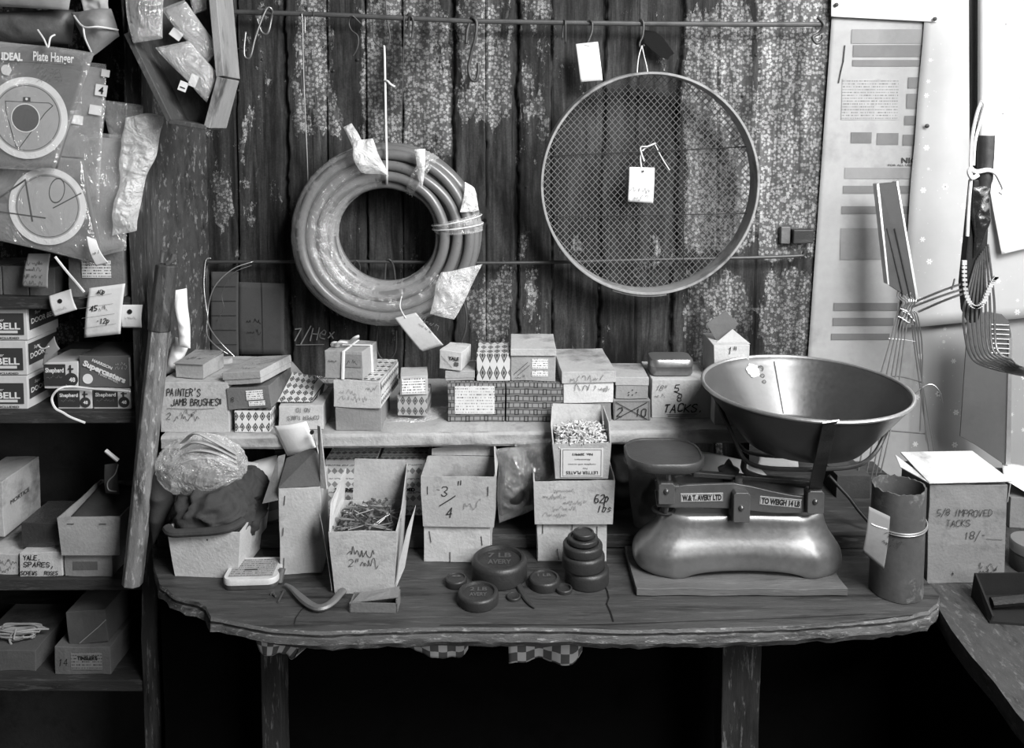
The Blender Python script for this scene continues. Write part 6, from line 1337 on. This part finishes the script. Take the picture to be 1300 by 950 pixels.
# papers and dark bag behind the scales
pp = sheet('loose_paper', paper(.62), None, P(880, 572, -.2), P(955, 585, -.18), P(985, 615, -.22), P(870, 608, -.26), bend=.004, amp=.006); tag(pp, 'crumpled pale paper lying behind the scales between platter and pan', 'paper')
pp = sheet('loose_paper', paper(.6), None, P(965, 578, -.2), P(1010, 580, -.18), P(1015, 592, -.2), P(962, 592, -.22), bend=.004, amp=.006); tag(pp, 'small pale paper scrap just below the scale pan', 'paper')
bag('dark_sack', 'dark crumpled paper sack behind the left end of the scales', [(795, 590), (852, 600), (862, 678), (806, 690)], -.31, basic('sack_paper', .13, .8, 0, .4, 20, .4, .6), .02, 61, .01, 20, cat='sack')
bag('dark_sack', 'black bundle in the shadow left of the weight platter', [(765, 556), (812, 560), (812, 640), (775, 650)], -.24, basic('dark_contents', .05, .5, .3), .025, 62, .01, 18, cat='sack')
wire('black_cable', 'black cable running across the bench right of the scales', [(1052, 604, -.3), (1065, 618, -.31), (1078, 632, -.32), (1090, 648, -.33), (1104, 664, -.34)], .0035, iron(.02), 'cable')
bb = Carton('box', 'dark block at the back of the bench between the scales and the tube', 'box', (1062, 1104, 645, 604), z=BZ + .002, Y=-.2, d=.08, mat=card(.06))

# ================================================================== TUBE, BAG BOX AND THINGS ON THE RIGHT
tc_ = G(1137, 750, BZ); tr = 33 * (tc_.y - CAM.y) / F; tz1 = P(1137, 616, tc_.y).z
tb = empty('card_tube', tc_, 'tall dark cardboard tube tied with wire standing at the right end of the bench', 'tube')
m = MB(); H = tz1 - BZ
def tubef(ins):
    def f(a, b):
        t = 2 * pi * a; z = H * b; r_ = tr * (1 + .015 * sin(2 * t) * b) - ins
        if b > .9: z -= abs(noise.noise(V((cos(t) * 4, sin(t) * 4, 1)))) * .006 * (b - .9) * 10
        r_ += noise.noise(V((cos(t) * 2, sin(t) * 2, z * 14))) * .0012
        return tc_ + V((r_ * cos(t), r_ * sin(t), .0015 + z))
    return f
m.grid(tubef(0), 72, 24); 
n0 = len(m.v); m.grid(lambda a, b: tubef(.0028)(1 - a, b), 72, 24)
o_ = tubef(0); i_ = tubef(.0028); vs = []; 
for k in range(72): vs += [o_(k / 72, 1), i_(k / 72, 1)]
m.add(vs, [[2 * k, 2 * ((k + 1) % 72), 2 * ((k + 1) % 72) + 1, 2 * k + 1] for k in range(72)])
m.build('tube_wall', basic('tube_card', .07, .6, .1, .6, 12, .6, .4, .4, None, .25), tb, True, angle=50)
m = MB(); zc = P(1137, 678, tc_.y - tr).z
for dz in (0, .0035): m.tube([tc_ + V(((tr + .002) * cos(t), (tr + .002) * sin(t), zc - BZ + dz + .004 * sin(t + .6))) for t in np.linspace(0, 2 * pi, 49)[:-1]], .0011, 6, True)
m.build('tie_wire', metal(.6, .35), tb, True)
r, f = tagcard('price_tag', 'grey price tag wired to the front left of the cardboard tube', 'tag', [(1103, 643), (1130, 656), (1122, 724), (1095, 701)], tc_.y - tr * .9, paper(.17)); scrawl(f, .004, f.h * .6, .03, .008, ink(.03), .001, 4); scrawl(f, .008, f.h * .45, .022, .008, ink(.03), .001, 5)
string('s', '', PP([(1126, 672, tc_.y - tr * .95), (1112, 668, tc_.y - tr * .98), (1106, 665, tc_.y - tr * .98)]), .001, parent=r).name = 'tie_wire'
tk = Carton('carton', 'large grey carton with improved tacks writing and a folded pale top', 'carton', (1176, 1274, 741, 616), z=CZ, d=.1, mat=card(.2)); f = tk.fr(); w, h = tk.w, tk.h
hand(f, '5/8', w * .1, h * .7, .010, ink(.03), .0012, width=w * .17); hand(f, 'IMPROVED', w * .32, h * .69, .0105, ink(.03), .0012, width=w * .5); hand(f, 'TACKS', w * .22, h * .59, .0105, ink(.03), .0012, width=w * .32); hand(f, '18/-', w * .46, h * .46, .012, ink(.05), .0013); line(f, [(w * .75, h * .46), (w * .95, h * .45)], .001, ink(.1)); hand(f, '+', w * .3, h * .07, .012, ink(.03), .0014)
for k_ in range(3): scrawl(f, w * .66, h * (.06 + .05 * k_), w * .24, .009, ink(.04), .0016, 80 + k_)
m = MB(); T = lambda x, y, z: tk.M @ V((x, y, z))
m.prism([T(-w * .53, -.005, h + .004), T(w * .53, -.004, h + .007), T(w * .47, .10, h + .016), T(-w * .52, .10, h + .014)], (0, 0, .0025)); m.build('top_flap', card(.62), tk.root, bevel=.0006)
m = MB(); m.prism([T(-w * .53, -.005, h + .004), T(-w * .53, .05, h + .006), T(-w * .68, .075, h + .02), T(-w * .66, .06, h + .004)], (0, 0, .0016)); m.build('side_flap', card(.6), tk.root)
m = MB(); m.prism([T(w * .52, -.002, h + .003), T(w * .52, .06, h + .004), T(w * .56, .06, h * .6), T(w * .55, .01, h * .8)], (.0016, 0, 0)); m.build('side_flap', card(.4), tk.root)
pp = sheet('loose_paper', paper(.7), None, P(1272, 588, -.1), P(1330, 598, -.1), P(1345, 650, -.26), P(1276, 608, -.24), bend=.005, amp=.006); tag(pp, 'pale papers lying at the right edge behind the tacks carton', 'paper')
bxr = Carton('box', 'low grey card box supporting the papers at the right edge', 'box', (1281, 1380, 700, 632), z=CZ, Y=-.24, d=.14, mat=card(.2))
rt = empty('round_tin', G(1312, 722, CZ), 'dark round tin with a pale lid cut by the right edge of the picture', 'tin'); rr_ = 28 * (rt.location.y - CAM.y) / F; c_ = rt.location
m = MB(); m.lathe([(rr_ * .97, 0), (rr_, .003), (rr_, .04), (rr_ * .95, .042), (.0005, .042)], c_, 40); m.build('tin_body', iron(.04), rt, True, angle=50)
m = MB(); m.lathe([(rr_ * 1.03, .032), (rr_ * 1.03, .045), (rr_ * .97, .049), (.0005, .049)], c_, 40); m.build('tin_lid', metal(.35, .35), rt, True, angle=50)
# dark iron tool box at the right edge
dt = empty('iron_tray', G(1310, 800, CZ), 'black iron tray of tools on the counter at the right edge', 'tray'); Md = wm(dt)
q0 = G(1256, 792, CZ); q1 = G(1370, 800, CZ); m = MB(); m.prism([q0, q1, q1 + V((.02, .09, 0)), q0 + V((.012, .07, 0))], (0, 0, .004)); m.build('tray_floor', basic('tray_iron', .012, .8, spec=.2), dt)
m = MB(); m.prism([q0, q0 + V((.012, .07, 0)), q0 + V((.016, .07, .04)), q0 + V((.004, 0, .012))], (.003, 0, 0)); m.build('tray_side', basic('tray_iron', .012, .8, spec=.2), dt)
m = MB(); m.prism([q0 + V((.012, .07, 0)), q1 + V((.02, .09, 0)), q1 + V((.02, .09, .04)), q0 + V((.016, .07, .04))], (0, .003, 0)); m.build('tray_side', basic('tray_iron', .012, .8, spec=.2), dt)
m = MB(); m.tube([q0 + V((.02, .03, .016)), q1 + V((0, .04, .03))], .008, 8); m.build('tool_bar', iron(.02, .5), dt, True)
# ------------------------------------------------------------------ wire display stand
ws = empty('wire_stand', P(1140, 600, -.12), 'thin wire stand with a grey metal channel on top, leaning by the printed chart', 'stand')
m = MB(); m.prism([P(1115, 233, -.10), P(1138, 231, -.10), P(1165, 385, -.15), P(1128, 362, -.15)], (0, .004, 0)); m.build('channel', basic('channel_paint', .05, .6, .2), ws, bevel=.001)
m = MB(); m.prism([P(1138, 231, -.101), P(1140, 230, -.101), P(1167, 386, -.151), P(1164, 385, -.151)], (0, .018, 0)); m.build('channel_lip', metal(.5, .4), ws)
m = MB(); m.prism([P(1113, 234, -.10), P(1116, 233, -.10), P(1129, 362, -.15), P(1127, 361, -.15)], (0, .018, 0)); m.build('channel_lip', metal(.3, .4), ws)
for q in (((1126, 290), (1146, 372)), ((1136, 290), (1156, 380))):
    m = MB(); m.tube([P(*q[0], -.122), P(*q[1], -.152)], .0012, 5); m.build('channel_groove', iron(.03), ws)
wm_ = metal(.36, .35); rr = random.Random(3)
def sw_(pts, r=.0013, mat=None, nm='wire'): m = MB(); m.tube(smooth_path(PP(pts)), r, 6); m.build(nm, mat or wm_, ws, True)
ends = [(1088, 606), (1098, 612), (1106, 608), (1112, 604), (1118, 600)]
for k, (ex_, ey) in enumerate(ends):
    x0 = 1142 + 4 * k
    sw_([(x0, 366, -.14), (x0 - 3, 376, -.15), (x0 + 4, 384, -.155), (x0 - 2, 396, -.15), (x0 - 8, 420, -.15), (ex_ + 18, 520, -.16), (ex_, ey, -.18)], .0013)
for k, (ex_, ey) in enumerate(((1182, 590), (1188, 586), (1176, 560), (1168, 548))):
    x0 = 1150 + 3 * k
    sw_([(x0, 372, -.14), (x0 + 4, 382, -.155), (x0 - 2, 392, -.15), (x0 + 6, 402, -.15), (x0 + 12, 450, -.15), (ex_, ey, -.17)], .0013)
for k in range(4): sw_([(1143 + 3 * k, 392 + 3 * k, -.152), (1152 + 3 * k, 396 + 4 * k, -.158), (1148 + 4 * k, 404 + 3 * k, -.155), (1140 + 3 * k, 402 + 2 * k, -.152)], .0012)
sw_([(1104, 545, -.16), (1140, 548, -.16), (1176, 551, -.16)], .0012, iron(.05)); sw_([(1110, 480, -.155), (1140, 478, -.155), (1172, 486, -.155)], .0011, iron(.05)); sw_([(1128, 430, -.15), (1150, 432, -.15), (1162, 434, -.15)], .0011)
sw_([(1160, 500, -.155), (1180, 488, -.16), (1192, 496, -.165), (1197, 512, -.165)], .0012)
for k, (a_, b_) in enumerate((((1160, 384), (1228, 358)), ((1158, 390), (1226, 366)), ((1166, 396), (1225, 372)))): sw_([(a_[0], a_[1], -.15), ((a_[0] + b_[0]) / 2, (a_[1] + b_[1]) / 2 - 1, -.19), (b_[0], b_[1], -.22)], .0024, metal(.45, .35), 'side_arm')
sw_([(1212, 354, -.21), (1210, 362, -.21), (1208, 368, -.21)], .0018)
# ------------------------------------------------------------------ long handled fork hung on the right
FY = -.22
fk = empty('hanging_fork', P(1250, 480, FY), 'long handled fork with curved tines hanging against the bright wall at the right', 'fork')
m = MB(); m.tube([P(1252, -60, FY), P(1252, 60, FY), P(1252, 174, FY)], [.0135, .0138, .0142], 20); m.build('handle', basic('pale_handle_wood', .85, .45, 0, .12, 6, .15, .1, .5, (8, 8, 1)), fk, True)
m = MB(); m.tube(smooth_path([P(1252, 172, FY), P(1251, 200, FY), P(1250, 228, FY), P(1247, 250, FY)]), [.0146] * 6 + [.014] * 5 + [.012] * 5, 16); m.build('socket', iron(.05, .45), fk, True)
m = MB(); m.prism(PP([(1232, -60), (1242, -60), (1243, 170), (1240, 300), (1232, 300), (1233, 170)], FY + .02), (0, .006, 0)); m.build('flat_bar', iron(.012), fk)
m = MB(); m.prism(PP([(1236, 228), (1258, 228), (1257, 262), (1253, 330), (1250, 372), (1243, 408), (1234, 412), (1226, 395), (1223, 360), (1227, 320), (1232, 270)], FY - .004), (0, .02, 0)); m.build('head_plate', iron(.012), fk, bevel=.003)
pad('black_wrapping', basic('black_wrap', .015, .25, 0, .2, 20, .1, .8, .7), fk, P(1233, 238, FY - .008), P(1256, 232, FY - .008), P(1258, 280, FY - .008), P(1236, 330, FY - .008), .008, .005, 40, seed=71)
tm = metal(.3, .3)
for k in range(8):
    t = k / 7
    x0 = 1232 + 22 * t; xb = 1224 + 38 * t; 
    pts = [(x0 + 8 * (1 - t), 330 - 20 * t, FY - .006 - .002 * k), (xb, 392 - 12 * t, FY - .01 - .003 * k), (xb + 1, 425, FY - .014 - .004 * k), (xb + 8 - 2 * t, 452 - 4 * t, FY - .02 - .005 * k), (xb + 26 - 4 * t, 465 - 8 * t, FY - .03 - .005 * k), (1300, 477 - 10 * t, FY - .05 - .006 * k), (1345, 480 - 10 * t, FY - .07 - .006 * k)]
    m = MB(); m.tube(smooth_path(PP(pts)), .0022, 8); m.build('tine', tm, fk, True)
m = MB(); cpts = smooth_path(PP([(1224, 332), (1224, 350), (1226, 372), (1232, 386), (1240, 390), (1248, 384), (1254, 370), (1260, 358), (1265, 352)], FY - .03), 4)
m.tube(cpts, .0018, 6)
for p in cpts[::1]: m.box(p - V((.0042, .002, .0022)), p + V((.0042, .002, .0022)))
m.build('serrated_strap', basic('strap_pale', .4, .5), fk)
m = MB(); m.tube(smooth_path(PP([(1232, 214), (1240, 218), (1254, 216), (1264, 220), (1270, 230), (1274, 240), (1270, 246)], FY - .018)), .0042, 8)
m.tube(smooth_path(PP([(1246, 128), (1240, 145), (1234, 175), (1232, 205), (1233, 222), (1230, 260), (1228, 300)], FY - .014)), .003, 8); m.tube(smooth_path(PP([(1246, 128), (1250, 134), (1246, 150), (1238, 180), (1236, 210)], FY - .016)), .0026, 8); m.tube(smooth_path(PP([(1234, 212), (1230, 218), (1234, 226), (1242, 222)], FY - .02)), .004, 8)
m.build('tied_cord', basic('string_white', .7, .9), fk, True)
mp = empty('metal_sheet', P(1250, 590, -.12), 'dark grey metal sheet with a rounded corner and pale edge behind the fork tines', 'metal sheet')
m = MB(); m.prism(PP([(1226, 448), (1230, 400), (1255, 396), (1272, 399), (1281, 408), (1284, 424), (1283, 588), (1275, 590), (1240, 566), (1219, 554)], -.12), (0, .003, 0)); m.build('sheet', basic('grey_sheet_metal', .1, .5, .2, .2, 12, .3, .2), mp, bevel=.0008)
m = MB(); m.prism(PP([(1281, 430), (1285, 430), (1283, 590), (1277, 590)], -.1235), (0, .012, 0)); m.build('folded_edge', metal(.6, .4), mp)
for k in range(7): m = MB(); m.tube([P(1258, 412 + 6 * k, -.125), P(1281, 413 + 6 * k, -.125)], .0009, 5); m.build('slot_line', metal(.6, .4), mp)
